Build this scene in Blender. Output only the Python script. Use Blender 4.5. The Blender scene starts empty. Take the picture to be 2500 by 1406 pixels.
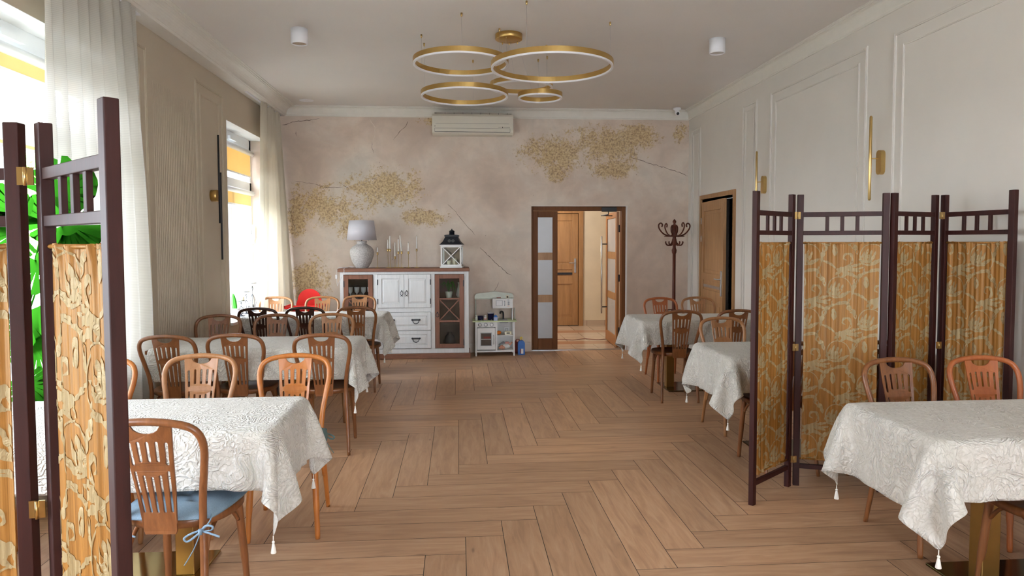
import bpy, bmesh, math, random
import numpy as np
from mathutils import Vector, Matrix
random.seed(7)
PI = math.pi
S = bpy.context.scene
COL = S.collection

# ------------------------------------------------------------------ camera
cam = bpy.data.cameras.new('camera'); cam_o = bpy.data.objects.new('camera', cam); COL.objects.link(cam_o)
FPX, YAW, PITCH, ROLL, CY = 1698.65, 0.0767, 0.0485, 0.0028, 675.7
cam.sensor_fit = 'HORIZONTAL'; cam.sensor_width = 36.0
cam.lens = 36.0*FPX/2500.0
cam.shift_y = (CY-703.0)/2500.0
cam.clip_start = 0.05; cam.clip_end = 200
fwd = Vector((math.sin(YAW)*math.cos(PITCH), math.cos(YAW)*math.cos(PITCH), -math.sin(PITCH)))
rgt = Vector((math.cos(YAW), -math.sin(YAW), 0)); upv = rgt.cross(fwd)
R2 = rgt*math.cos(ROLL) - upv*math.sin(ROLL); U2 = rgt*math.sin(ROLL) + upv*math.cos(ROLL)
M = Matrix(((R2.x, U2.x, -fwd.x, 0), (R2.y, U2.y, -fwd.y, 0), (R2.z, U2.z, -fwd.z, 1.5), (0, 0, 0, 1)))
cam_o.matrix_world = M
S.camera = cam_o
# ------------------------------------------------------------------ world, exposure
S.view_settings.view_transform = 'Standard'; S.view_settings.look = 'None'
S.view_settings.gamma = 1.0; S.view_settings.use_curve_mapping = False
S.view_settings.exposure = 0.64
W = bpy.data.worlds.new('sky'); S.world = W; W.use_nodes = True
wn = W.node_tree; bg = wn.nodes['Background']
tc = wn.nodes.new('ShaderNodeTexCoord'); sx = wn.nodes.new('ShaderNodeSeparateXYZ')
rp = wn.nodes.new('ShaderNodeValToRGB')
wn.links.new(tc.outputs['Generated'], sx.inputs[0]); wn.links.new(sx.outputs['Z'], rp.inputs[0]); wn.links.new(rp.outputs[0], bg.inputs[0])
rp.color_ramp.elements[0].position = 0.0; rp.color_ramp.elements[0].color = (0.82, 0.86, 0.97, 1)
rp.color_ramp.elements[1].position = 0.6; rp.color_ramp.elements[1].color = (0.84, 0.885, 1.03, 1)
bg.inputs[1].default_value = 17.0

def portal(name, loc, rot, sx_, sy_):
    l = bpy.data.lights.new(name, 'AREA'); l.shape = 'RECTANGLE'; l.size = sx_; l.size_y = sy_
    l.cycles.is_portal = True
    o = bpy.data.objects.new(name, l); o.location = loc; o.rotation_euler = rot; COL.objects.link(o)
# daylight portals in the window openings (left wall and the glazed wall behind the camera)
WINS = [(0.79, 2.47), (3.42, 5.26), (7.57, 9.12)]
for a, b in WINS:
    portal('window_daylight', (-2.74, (a+b)/2, 1.73), (0, -PI/2, 0), 2.14, b-a)
portal('window_daylight', (1.6, -3.32, 1.6), (PI/2, 0, PI), 1.8, 2.4)

# ------------------------------------------------------------------ materials
MATS = {}
def nt(name):
    m = bpy.data.materials.new(name); m.use_nodes = True; MATS[name] = m
    return m, m.node_tree, m.node_tree.nodes['Principled BSDF']
def C4(c): return (c[0], c[1], c[2], 1)
class G:
    def __init__(s, t): s.t = t
    def n(s, typ, **kw):
        x = s.t.nodes.new('ShaderNode'+typ)
        for k, v in kw.items():
            if k.startswith('i_'):
                x.inputs[k[2:].replace('_', ' ')].default_value = v
            else: setattr(x, k, v)
        return x
    def l(s, a, b): s.t.links.new(a, b)
    def obj(s, scale=(1, 1, 1), rot=(0, 0, 0), uv=False, loc=(0, 0, 0)):
        c = s.n('TexCoord'); m = s.n('Mapping'); m.inputs['Scale'].default_value = scale; m.inputs['Rotation'].default_value = rot
        m.inputs['Location'].default_value = loc
        s.l(c.outputs['UV' if uv else 'Object'], m.inputs[0]); return m.outputs[0]
    def noise(s, vec, scale, detail=3, rough=.5, dist=0):
        x = s.n('TexNoise'); x.inputs['Scale'].default_value = scale; x.inputs['Detail'].default_value = detail
        x.inputs['Roughness'].default_value = rough; x.inputs['Distortion'].default_value = dist
        if vec is not None: s.l(vec, x.inputs['Vector'])
        return x.outputs['Fac']
    def ramp(s, fac, stops):
        r = s.n('ValToRGB'); e = r.color_ramp.elements
        while len(e) < len(stops): e.new(.5)
        for i, (p, c) in enumerate(stops): e[i].position = p; e[i].color = C4(c) if not isinstance(c, (int, float)) else (c, c, c, 1)
        s.l(fac, r.inputs[0]); return r.outputs[0]
    def mix(s, fac, a, b, mode='MIX'):
        x = s.n('Mix', data_type='RGBA', blend_type=mode)
        for so, v in ((x.inputs[0], fac), (x.inputs[6], a), (x.inputs[7], b)):
            if hasattr(v, 'links'): s.l(v, so)
            elif isinstance(v, (int, float)): so.default_value = v
            else: so.default_value = C4(v)
        return x.outputs[2]
    def math(s, op, a, b=None, clamp=False):
        x = s.n('Math', operation=op, use_clamp=clamp)
        for i, v in enumerate((a, b)):
            if v is None: continue
            if hasattr(v, 'links'): s.l(v, x.inputs[i])
            else: x.inputs[i].default_value = v
        return x.outputs[0]
    def bump(s, h, strength, dist, bs):
        b = s.n('Bump'); b.inputs['Strength'].default_value = strength; b.inputs['Distance'].default_value = dist
        s.l(h, b.inputs['Height']); s.l(b.outputs[0], bs.inputs['Normal']); return b
def plain(name, c, rough=.5, metal=0, var=.06, scale=12, bump=0, spec=None, bscale=60):
    m, t, b = nt(name); g = G(t)
    v = g.noise(g.obj(), scale, 3)
    lo = tuple(x*(1-var) for x in c); hi = tuple(min(1, x*(1+var)) for x in c)
    g.l(g.ramp(v, [(.3, lo), (.7, hi)]), b.inputs['Base Color'])
    b.inputs['Roughness'].default_value = rough; b.inputs['Metallic'].default_value = metal
    if spec is not None: b.inputs['Specular IOR Level'].default_value = spec
    if bump: g.bump(g.noise(g.obj(), bscale, 4), bump, .01, b)
    return m
def wood(name, c1, c2, scale=(30, 30, 3), rough=.35, coat=.3, rot=(0, 0, 0), spec=.5):
    m, t, b = nt(name); g = G(t)
    v = g.obj(scale, rot)
    a = g.noise(v, 1.0, 5, .6, .8); d = g.noise(g.obj((scale[0]*5, scale[1]*5, scale[2]*2), rot), 1.0, 3)
    f = g.mix(.3, a, d)
    g.l(g.ramp(f, [(.3, c1), (.7, c2)]), b.inputs['Base Color'])
    b.inputs['Specular IOR Level'].default_value = spec; b.inputs['Roughness'].default_value = rough; b.inputs['Coat Weight'].default_value = coat; b.inputs['Coat Roughness'].default_value = .2
    g.bump(d, .08, .002, b)
    return m
plain('plaster_white', (.70, .66, .60), .85, var=.02, scale=3)
plain('plaster_ceiling', (.72, .68, .635), .9, var=.02, scale=1.5)
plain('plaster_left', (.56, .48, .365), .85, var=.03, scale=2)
plain('cornice', (.74, .71, .64), .8, var=.02)
plain('reveal_white', (.80, .80, .79), .6, var=.02)
plain('pvc', (.83, .85, .87), .3, var=.01)
plain('white_metal', (.82, .82, .84), .35, var=.01)
plain('chrome', (.75, .75, .75), .15, 1)
plain('steel', (.55, .56, .57), .3, 1)
plain('brass', (.62, .44, .18), .28, 1, .08)
plain('brass_satin', (.60, .40, .14), .38, 1, .05)
plain('brass_shaded', (.34, .21, .07), .34, 1, .05)  # darker copy of satin brass, shade under the tables put into its colour
plain('brass_plate', (.50, .38, .17), .12, 1, .04)
plain('black_metal', (.012, .014, .02), .45)
plain('black_plastic', (.015, .015, .016), .4)
plain('dark_plate', (.16, .12, .06), .15, 1)
plain('candle_wax', (.78, .76, .72), .5, var=.02)
plain('candle_cream', (.85, .78, .60), .5, var=.02)
plain('ceramic_pot', (.78, .79, .80), .4)
plain('red_plastic', (.80, .02, .015), .35, var=.03)
plain('blue_plastic', (.01, .12, .45), .4)
plain('navy_enamel', (.012, .012, .06), .3)
plain('ac_shell', (.70, .66, .56), .4, var=.01)
plain('ac_top', (.42, .38, .32), .5)
plain('dark_line', (.03, .027, .022), .6)
plain('grey_line', (.25, .23, .20), .6)
plain('toy_white', (.76, .76, .74), .45, var=.02)
plain('toy_green', (.55, .62, .36), .5)
plain('toy_pale', (.66, .70, .62), .5)
plain('grey_plastic', (.35, .37, .39), .4)
plain('orange_plastic', (.75, .20, .02), .45)
plain('yellow_plastic', (.85, .60, .03), .45)
plain('pink_cloth', (.72, .35, .30), .8)
plain('skin_doll', (.75, .36, .24), .6)
plain('wicker_red', (.20, .03, .02), .6)
plain('cactus_green', (.06, .45, .03), .5)
plain('soil', (.05, .03, .02), .9)
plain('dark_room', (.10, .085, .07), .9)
plain('hall_wall', (.80, .70, .54), .85, var=.07, scale=2.5)
plain('cabinet_inside', (.10, .075, .06), .8)
plain('door_closer', (.01, .01, .012), .35)
plain('candle_wick', (.02, .015, .01), .9)
plain('exterior_wall', (.80, .78, .74), .9, var=.05, scale=4)
plain('ground_out', (.35, .36, .32), .95)
plain('trunk_bark', (.12, .08, .05), .9)
wood('chair_brown', (.15, .050, .015), (.265, .098, .031), coat=.12)  # base chair wood; orange, honey and red copies mostly put lighting into colour
wood('chair_lit_orange', (.38, .115, .018), (.54, .19, .04), coat=.15)
wood('chair_lit_honey', (.30, .13, .045), (.45, .21, .085), coat=.15)
wood('chair_dark', (.035, .012, .007), (.07, .024, .013))
wood('chair_lit_red', (.33, .085, .022), (.46, .135, .038), coat=.12)
wood('screen_wood', (.022, .0045, .0035), (.050, .011, .008), (20, 20, 3), .5, 0, (0, 0, 0), .28)
wood('rack_wood', (.07, .016, .008), (.13, .034, .016), (20, 20, 3), .4, .05, (0, 0, 0), .3)
wood('cabinet_pine', (.17, .065, .035), (.28, .12, .065), (4, 25, 25), .5, .05)
wood('cabinet_pine_vertical', (.16, .06, .032), (.27, .11, .06), (25, 25, 3), .5, .05)
wood('cabinet_white', (.66, .67, .66), (.78, .79, .78), (30, 30, 2.5), .5, .0)
wood('oak_door', (.30, .15, .055), (.46, .25, .105), (12, 12, 1.6), .45, .05)
wood('frame_brown', (.13, .045, .014), (.20, .078, .026), (14, 14, 1.5), .5, 0, (0, 0, 0), .2)
wood('door_leaf_orange', (.33, .13, .035), (.42, .18, .06), (14, 14, 1.5), .4, .1)

def m_glass():
    m, t, b = nt('glass'); g = G(t)
    tr = g.n('BsdfTransparent'); gl = g.n('BsdfGlossy'); gl.inputs['Roughness'].default_value = .02
    lw = g.n('LayerWeight'); lw.inputs[0].default_value = .5; mx = g.n('MixShader')
    fo = g.ramp(lw.outputs['Facing'], [(0., .035), (.6, .07), (.85, .22), (1., .8)])
    tr.inputs[0].default_value = (.96, .98, .97, 1)
    g.l(fo, mx.inputs[0]); g.l(tr.outputs[0], mx.inputs[1]); g.l(gl.outputs[0], mx.inputs[2])
    g.l(mx.outputs[0], t.nodes['Material Output'].inputs[0]); return m
m_glass()
def m_frost():
    m, t, b = nt('frosted_glass'); g = G(t)
    g.l(g.ramp(g.noise(g.obj(), 3), [(.3, (.58, .60, .62)), (.7, (.63, .65, .67))]), b.inputs['Base Color'])
    b.inputs['Roughness'].default_value = .25; b.inputs['Transmission Weight'].default_value = .15
m_frost()
def m_translucent(name, c, tr_c, fac, transp=0, weave=0, wscale=(400, 400, 400), rough=1):
    m, t, b = nt(name); g = G(t)
    df = g.n('BsdfDiffuse'); tl = g.n('BsdfTranslucent'); mx = g.n('MixShader')
    nz = g.noise(g.obj(), 6); g.l(g.ramp(nz, [(.3, tuple(x*.96 for x in c)), (.7, c)]), df.inputs[0])
    tl.inputs[0].default_value = C4(tr_c); mx.inputs[0].default_value = fac
    g.l(df.outputs[0], mx.inputs[1]); g.l(tl.outputs[0], mx.inputs[2]); out = mx.outputs[0]
    if transp:
        tp = g.n('BsdfTransparent'); m2 = g.n('MixShader')
        if weave:
            w1 = g.n('TexWave', wave_type='BANDS', bands_direction='Z'); w1.inputs['Scale'].default_value = weave
            g.l(g.obj(), w1.inputs[0])
            g.l(g.ramp(w1.outputs['Fac'], [(.2, transp*.3), (.8, transp*1.7)]), m2.inputs[0])
        else: m2.inputs[0].default_value = transp
        g.l(out, m2.inputs[1]); g.l(tp.outputs[0], m2.inputs[2]); out = m2.outputs[0]
    g.l(out, t.nodes['Material Output'].inputs[0]); return m
m_translucent('curtain_sheer', (.60, .57, .49), (.42, .41, .39), .30, .07, 28)
m_translucent('curtain_far', (.70, .64, .52), (.60, .55, .45), .30, .06)
m_translucent('blind_yellow', (.80, .64, .36), (.62, .46, .22), .35)
m_translucent('lamp_shade', (.80, .79, .84), (.80, .80, .84), .25)
m_translucent('leaf', (.025, .16, .012), (.035, .22, .012), .40)
m_translucent('tree_leaf', (.20, .36, .10), (.35, .6, .15), .4)

def m_fabric(name, base1, base2):
    m, t, b = nt(name); g = G(t)
    v = g.obj((260, 260, 2.0)); a = g.noise(v, 1, 2); d = g.noise(g.obj((60, 60, .6)), 1, 2)
    f = g.mix(.5, a, d); c = g.ramp(f, [(.32, base1), (.62, base2)])
    df = g.n('BsdfDiffuse'); tl = g.n('BsdfTranslucent'); mx = g.n('MixShader'); mx.inputs[0].default_value = .18
    g.l(c, df.inputs[0]); g.l(c, tl.inputs[0]); g.l(df.outputs[0], mx.inputs[1]); g.l(tl.outputs[0], mx.inputs[2])
    bp = g.n('Bump'); bp.inputs['Strength'].default_value = .4; bp.inputs['Distance'].default_value = .003
    g.l(a, bp.inputs['Height']); g.l(bp.outputs[0], df.inputs['Normal'])
    gl = g.n('BsdfGlossy'); gl.inputs['Roughness'].default_value = .45; gl.inputs[0].default_value = (.9, .8, .6, 1)
    m2 = g.n('MixShader'); m2.inputs[0].default_value = .05
    g.l(mx.outputs[0], m2.inputs[1]); g.l(gl.outputs[0], m2.inputs[2])
    g.l(m2.outputs[0], t.nodes['Material Output'].inputs[0]); return m
m_fabric('damask_amber', (.26, .105, .018), (.45, .205, .045))
m_fabric('damask_motif', (.31, .205, .085), (.47, .36, .19))

def m_cloth():
    m, t, b = nt('tablecloth'); g = G(t)
    uv = g.obj((1, 1, 1), uv=True)
    n1 = g.noise(uv, 9, 2, .5, 1.8)
    vz = g.n('TexVoronoi', feature='DISTANCE_TO_EDGE'); vz.inputs['Scale'].default_value = 26
    dn = g.n('TexNoise'); dn.inputs['Scale'].default_value = 14; dn.inputs['Detail'].default_value = 3
    g.l(uv, dn.inputs['Vector']); vm = g.n('VectorMath', operation='MULTIPLY_ADD'); vm.inputs[1].default_value = (.16, .16, .16)
    g.l(dn.outputs['Color'], vm.inputs[0]); g.l(uv, vm.inputs[2]); g.l(vm.outputs[0], vz.inputs['Vector'])
    e = g.ramp(vz.outputs['Distance'], [(.0, 0.), (.10, 1.)])
    sn = g.math('SINE', g.math('MULTIPLY', g.noise(uv, 7.5, 2.5, .55, 1.6), 62))
    sn = g.math('POWER', g.math('MULTIPLY', g.math('ADD', sn, 1.0), .5), 1.6)
    msk = g.ramp(g.noise(uv, 5.2, 1, .5, .8), [(.40, .25), (.56, 1.)])
    h = g.mix(.25, g.math('MULTIPLY', sn, msk), e); h2 = g.mix(.22, h, g.noise(uv, 150, 3))
    g.l(g.ramp(h2, [(.05, (.51, .48, .415)), (.6, (.665, .64, .58))]), b.inputs['Base Color'])
    b.inputs['Roughness'].default_value = .6; b.inputs['Sheen Weight'].default_value = .2
    g.bump(h2, .9, .008, b); return m
m_cloth()
plain('tassel', (.80, .77, .70), .8)
def m_cushion(name, c):
    m, t, b = nt(name); g = G(t)
    nn = g.noise(g.obj(), 500, 2)
    g.l(g.ramp(nn, [(.35, tuple(x*.8 for x in c)), (.65, tuple(x*1.12 for x in c))]), b.inputs['Base Color'])
    b.inputs['Roughness'].default_value = .9; g.bump(nn, .25, .001, b)
m_cushion('cushion_blue', (.20, .29, .37)); m_cushion('cushion_green', (.10, .17, .17))
def m_ceramic():
    m, t, b = nt('lamp_ceramic'); g = G(t)
    vz = g.n('TexVoronoi'); vz.inputs['Scale'].default_value = 90; g.l(g.obj(), vz.inputs['Vector'])
    g.l(g.ramp(vz.outputs['Distance'], [(.1, (.62, .60, .58)), (.7, (.40, .38, .36))]), b.inputs['Base Color'])
    b.inputs['Roughness'].default_value = .85; g.bump(vz.outputs['Distance'], -.6, .004, b)
m_ceramic()
def m_floor():
    m, t, b = nt('floor_planks'); g = G(t)
    uv = g.obj((1, 1, 1), uv=True)
    at = g.n('Attribute'); at.attribute_name = 'rnd'
    mp = g.n('Mapping'); mp.inputs['Scale'].default_value = (1.6, 13, 1); g.l(uv, mp.inputs[0])
    a = g.noise(mp.outputs[0], 1.6, 5, .6, .9)
    mp2 = g.n('Mapping'); mp2.inputs['Scale'].default_value = (5, 120, 1); g.l(uv, mp2.inputs[0])
    d = g.noise(mp2.outputs[0], 1.2, 4, .6, .3)
    c = g.ramp(a, [(.25, (.38, .215, .12)), (.5, (.56, .335, .19)), (.72, (.66, .43, .265))])
    c = g.mix(g.math('MULTIPLY', d, .5), c, (.36, .22, .14))
    rnd = g.n('SeparateColor'); g.l(at.outputs['Color'], rnd.inputs[0])
    tint = g.ramp(rnd.outputs[0], [(0., (.84, .82, .80)), (.5, (.97, .97, .97)), (1., (1.10, 1.06, 1.02))])
    c = g.mix(1., c, tint, 'MULTIPLY')
    vz = g.n('TexVoronoi'); vz.inputs['Scale'].default_value = 2.6; mp3 = g.n('Mapping'); mp3.inputs['Scale'].default_value = (.7, 2.6, 1)
    g.l(uv, mp3.inputs[0]); g.l(mp3.outputs[0], vz.inputs['Vector'])
    kn = g.ramp(vz.outputs['Distance'], [(.02, 1.), (.07, 0.)])
    c = g.mix(g.math('MULTIPLY', kn, .55), c, (.10, .05, .03))
    g.l(c, b.inputs['Base Color'])
    g.l(g.ramp(a, [(0., .34), (1., .46)]), b.inputs['Roughness']); b.inputs['Specular IOR Level'].default_value = .28
    g.bump(d, .12, .002, b)
m_floor()
plain('grout', (.035, .03, .025), .9)
def m_halltile():
    m, t, b = nt('hall_tiles'); g = G(t)
    br = g.n('TexBrick'); br.offset = 0; br.inputs['Scale'].default_value = 1; br.inputs['Brick Width'].default_value = .33; br.inputs['Row Height'].default_value = .33
    br.inputs['Mortar Size'].default_value = .004; br.inputs['Color1'].default_value = (.58, .46, .36, 1); br.inputs['Color2'].default_value = (.64, .51, .41, 1); br.inputs['Mortar'].default_value = (.3, .2, .14, 1)
    g.l(g.obj(), br.inputs[0])
    sp = g.n('SeparateXYZ'); g.l(g.obj(), sp.inputs[0])
    b1 = g.math('COMPARE', sp.outputs['Y'], 10.3); b1.node.inputs[2].default_value = .16
    b2 = g.math('COMPARE', sp.outputs['Y'], 11.6); b2.node.inputs[2].default_value = .16
    g.l(g.mix(g.math('ADD', b1, b2, True), br.outputs[0], (.46, .26, .17)), b.inputs['Base Color'])
    b.inputs['Roughness'].default_value = .15
m_halltile()
def m_mural(name='mural', full=True):
    m, t, b = nt(name); g = G(t)
    o = g.obj(); big = g.noise(o, .9, 4, .6, .6); mid = g.noise(o, 4, 4, .65, .4); fine = g.noise(o, 70, 3, .7)
    c = g.ramp(big, [(.3, (.55, .44, .36)), (.45, (.69, .56, .46)), (.58, (.73, .63, .535)), (.72, (.65, .59, .515))])
    c = g.mix(g.math('MULTIPLY', g.ramp(mid, [(.42, 1.), (.6, 0.)]), .20), c, (.42, .34, .29))
    sx = g.n('SeparateXYZ'); g.l(o, sx.inputs[0])
    def patches(lst):
        tot = None
        for (cx, cz, rx, rz) in lst:
            dx = g.math('MULTIPLY', g.math('SUBTRACT', sx.outputs['X'], cx), 1/rx)
            dz = g.math('MULTIPLY', g.math('SUBTRACT', sx.outputs['Z'], cz), 1/rz)
            d = g.math('SQRT', g.math('ADD', g.math('MULTIPLY', dx, dx), g.math('MULTIPLY', dz, dz)))
            v = g.math('SUBTRACT', 1.0, d, True)
            tot = v if tot is None else g.math('MAXIMUM', tot, v)
        return tot
    gold = patches([(-1.75, 1.98, .75, .42), (-1.0, 2.25, .9, .38), (-1.45, 1.75, .30, .35), (2.05, 2.85, .85, .42), (1.35, 2.72, .75, .40),
                    (2.45, 2.95, .5, .3), (2.1, 2.52, .5, .25), (3.07, 3.02, .17, .22), (-2.15, 1.9, .22, .6), (-.5, 1.85, .5, .2), (1.35, 2.50, .22, .28), (-2.0, 1.0, .4, .5), (-.2, 3.15, .5, .12)])
    sp_ = g.noise(o, 26, 6, .78, .5)
    k = g.math('ADD', g.math('MULTIPLY', gold, .34), g.math('MULTIPLY', g.noise(o, 4.5, 5, .75, .6), .62))
    k = g.math('ADD', k, g.math('MULTIPLY', sp_, .62))
    gm = g.ramp(k, [(.752, 0.), (.82, 1.)])
    gm = g.math('MULTIPLY', gm, g.ramp(gold, [(.0, 0.), (.12, 1.)]))
    gc = g.ramp(g.noise(o, 40, 3, .7), [(.38, (.22, .12, .035)), (.48, (.50, .33, .12)), (.62, (.66, .52, .26))])
    c = g.mix(g.math('MULTIPLY', gm, .72), c, gc)
    sk = g.ramp(fine, [(.25, 1.), (.31, 0.)]); c = g.mix(g.math('MULTIPLY', sk, .5), c, (.25, .17, .11))
    vz = g.n('TexVoronoi'); vz.inputs['Scale'].default_value = 5; g.l(o, vz.inputs[0])
    c = g.mix(g.math('MULTIPLY', g.ramp(vz.outputs['Distance'], [(.015, 1.), (.04, 0.)]), .6), c, (.2, .14, .1))
    g.l(c, b.inputs['Base Color']); b.inputs['Roughness'].default_value = .8
    g.bump(g.mix(.5, fine, sp_), .18, .004, b)
m_mural()
plain('crack_dark', (.13, .09, .07), .9); plain('crack_light', (.70, .62, .52), .9)
def m_door_glass_band(): pass

# ------------------------------------------------------------------ mesh builder
class MB:
    def __init__(s): s.v = []; s.f = []; s.m = []; s.sm = []; s.uv = None; s.mats = []
    def mi(s, mat):
        if mat not in s.mats: s.mats.append(mat)
        return s.mats.index(mat)
    def add(s, vs, fs, mat=None, smooth=False):
        o = len(s.v); s.v += [tuple(p) for p in vs]
        k = s.mi(mat) if mat else 0
        for f in fs: s.f.append(tuple(i+o for i in f)); s.m.append(k); s.sm.append(smooth)
        return s
    def box(s, x0, y0, z0, x1, y1, z1, mat=None, M=None, ch=0):
        if x0 > x1: x0, x1 = x1, x0
        if y0 > y1: y0, y1 = y1, y0
        if z0 > z1: z0, z1 = z1, z0
        if ch:
            return s.cbox(x0, y0, z0, x1, y1, z1, ch, mat, M)
        vs = [(x, y, z) for z in (z0, z1) for y in (y0, y1) for x in (x0, x1)]
        if M: vs = [tuple(M @ Vector(p)) for p in vs]
        return s.add(vs, [(0, 2, 3, 1), (4, 5, 7, 6), (0, 1, 5, 4), (2, 6, 7, 3), (0, 4, 6, 2), (1, 3, 7, 5)], mat)
    def cbox(s, x0, y0, z0, x1, y1, z1, c, mat, M=None):
        bm = bmesh.new(); bmesh.ops.create_cube(bm, size=1)
        for v in bm.verts: v.co = Vector(((x0+x1)/2+v.co.x*(x1-x0), (y0+y1)/2+v.co.y*(y1-y0), (z0+z1)/2+v.co.z*(z1-z0)))
        c = min(c, (x1-x0)*.45, (y1-y0)*.45, (z1-z0)*.45)
        bmesh.ops.bevel(bm, geom=list(bm.edges), offset=c, segments=2, affect='EDGES', profile=.5)
        vs = [M @ v.co if M else v.co.copy() for v in bm.verts]; bm.verts.index_update()
        fs = [[v.index for v in f.verts] for f in bm.faces]; bm.free()
        return s.add(vs, fs, mat)
    def tube(s, pts, r, n=12, mat=None, cap=True, flat=None):
        pts = [Vector(p) for p in pts]; N = len(pts)
        rs = r if isinstance(r, (list, tuple)) else [r]*N
        T = []
        for i in range(N):
            a = pts[max(0, i-1)]; b = pts[min(N-1, i+1)]; d = (b-a); T.append(d.normalized() if d.length > 1e-9 else Vector((0, 0, 1)))
        ref = Vector((0, 0, 1)) if abs(T[0].z) < .9 else Vector((0, 1, 0))
        nrm = (ref - T[0]*ref.dot(T[0])).normalized(); vs = []
        for i in range(N):
            nrm = (nrm - T[i]*nrm.dot(T[i])).normalized(); bn = T[i].cross(nrm)
            for k in range(n):
                a = 2*PI*k/n; u, w = math.cos(a)*rs[i], math.sin(a)*rs[i]
                if flat: w *= flat
                vs.append(pts[i]+nrm*u+bn*w)
        fs = [(i*n+k, i*n+(k+1) % n, (i+1)*n+(k+1) % n, (i+1)*n+k) for i in range(N-1) for k in range(n)]
        s.add(vs, fs, mat, True)
        if cap:
            o = len(s.v)-len(vs)
            s.f.append(tuple(o+k for k in reversed(range(n)))); s.m.append(s.mi(mat) if mat else 0); s.sm.append(False)
            s.f.append(tuple(o+(N-1)*n+k for k in range(n))); s.m.append(s.mi(mat) if mat else 0); s.sm.append(False)
        return s
    def lathe(s, prof, c=(0, 0, 0), n=32, mat=None, M=None, smooth=True):
        vs = []; 
        for (r, z) in prof:
            for k in range(n): vs.append(Vector((c[0]+r*math.cos(2*PI*k/n), c[1]+r*math.sin(2*PI*k/n), c[2]+z)))
        if M: vs = [M @ v for v in vs]
        N = len(prof)
        fs = [(i*n+k, i*n+(k+1) % n, (i+1)*n+(k+1) % n, (i+1)*n+k) for i in range(N-1) for k in range(n)]
        s.add(vs, fs, mat, smooth); o = len(s.v)-len(vs)
        for (idx, rev) in ((0, True), (N-1, False)):
            if prof[idx][0] > 1e-4:
                L = [o+idx*n+k for k in range(n)]; s.f.append(tuple(reversed(L)) if rev else tuple(L)); s.m.append(s.mi(mat) if mat else 0); s.sm.append(False)
        return s
    def prism(s, poly, h0, h1, axis='z', mat=None, M=None):
        n = len(poly)
        def P(a, b, h): return {'z': (a, b, h), 'y': (a, h, b), 'x': (h, a, b)}[axis]
        vs = [P(a, b, h0) for a, b in poly]+[P(a, b, h1) for a, b in poly]
        if M: vs = [M @ Vector(v) for v in vs]
        fs = [tuple(range(n))[::-1], tuple(range(n, 2*n))]+[(i, (i+1) % n, n+(i+1) % n, n+i) for i in range(n)]
        return s.add(vs, fs, mat)
    def ball(s, c, r, mat=None, n=16, sq=(1, 1, 1)):
        pr = []
        vs = []; m = n//2
        for i in range(m+1):
            th = PI*i/m
            for k in range(n): vs.append((c[0]+r*sq[0]*math.sin(th)*math.cos(2*PI*k/n), c[1]+r*sq[1]*math.sin(th)*math.sin(2*PI*k/n), c[2]-r*sq[2]*math.cos(th)))
        fs = [(i*n+k, i*n+(k+1) % n, (i+1)*n+(k+1) % n, (i+1)*n+k) for i in range(m) for k in range(n)]
        return s.add(vs, fs, mat, True)
    def mesh(s, name, mat=None, fix=True):
        me = bpy.data.meshes.new(name); me.from_pydata(s.v, [], s.f)
        for q in (s.mats or [mat]): me.materials.append(MATS[q])
        if s.mats and mat is not None and None in s.mats: pass
        me.polygons.foreach_set('material_index', s.m); me.polygons.foreach_set('use_smooth', s.sm)
        if fix:
            bm = bmesh.new(); bm.from_mesh(me); bmesh.ops.remove_doubles(bm, verts=bm.verts, dist=1e-6); bmesh.ops.recalc_face_normals(bm, faces=bm.faces); bm.to_mesh(me); bm.free()
        me.update(); return me
    def build(s, name, mat=None, parent=None, fix=True, loc=None):
        o = bpy.data.objects.new(name, s.mesh(name, mat, fix)); COL.objects.link(o)
        if parent is not None: o.parent = parent
        if loc: o.location = loc
        return o
def catmull(P, seg=6):
    P = [Vector(p) for p in P]; out = []
    for i in range(len(P)-1):
        p0 = P[max(0, i-1)]; p1 = P[i]; p2 = P[i+1]; p3 = P[min(len(P)-1, i+2)]
        for k in range(seg):
            t = k/seg
            out.append(.5*((2*p1)+(p2-p0)*t+(2*p0-5*p1+4*p2-p3)*t*t+(-p0+3*p1-3*p2+p3)*t**3))
    out.append(P[-1]); return out
def thing(name, label, cat, loc=(0, 0, 0), rz=0, group=None):
    o = bpy.data.objects.new(name, None); o.empty_display_size = .1; COL.objects.link(o); o.location = loc; o.rotation_euler = (0, 0, rz)
    return tag(o, label, cat, group)
def tag(o, label, cat, group=None):
    o['label'] = label; o['category'] = cat
    if group: o['group'] = group
    return o
def struct(o): o['kind'] = 'structure'; return o
def kids(o): return [c for c in bpy.data.objects if c.parent == o]
def copy_tree(o, parent=None):
    c = o.copy(); COL.objects.link(c)
    if parent is not None: c.parent = parent
    for ch in kids(o): copy_tree(ch, c)
    return c
def recolor(o, a, b):
    for ch in kids(o):
        for sl in ch.material_slots:
            if sl.material and sl.material.name == a: sl.link = 'OBJECT'; sl.material = MATS[b]
        recolor(ch, a, b)

# ------------------------------------------------------------------ room shell
XL, XR, YB, ZC = -2.42, 3.20, 9.52, 3.32
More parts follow.
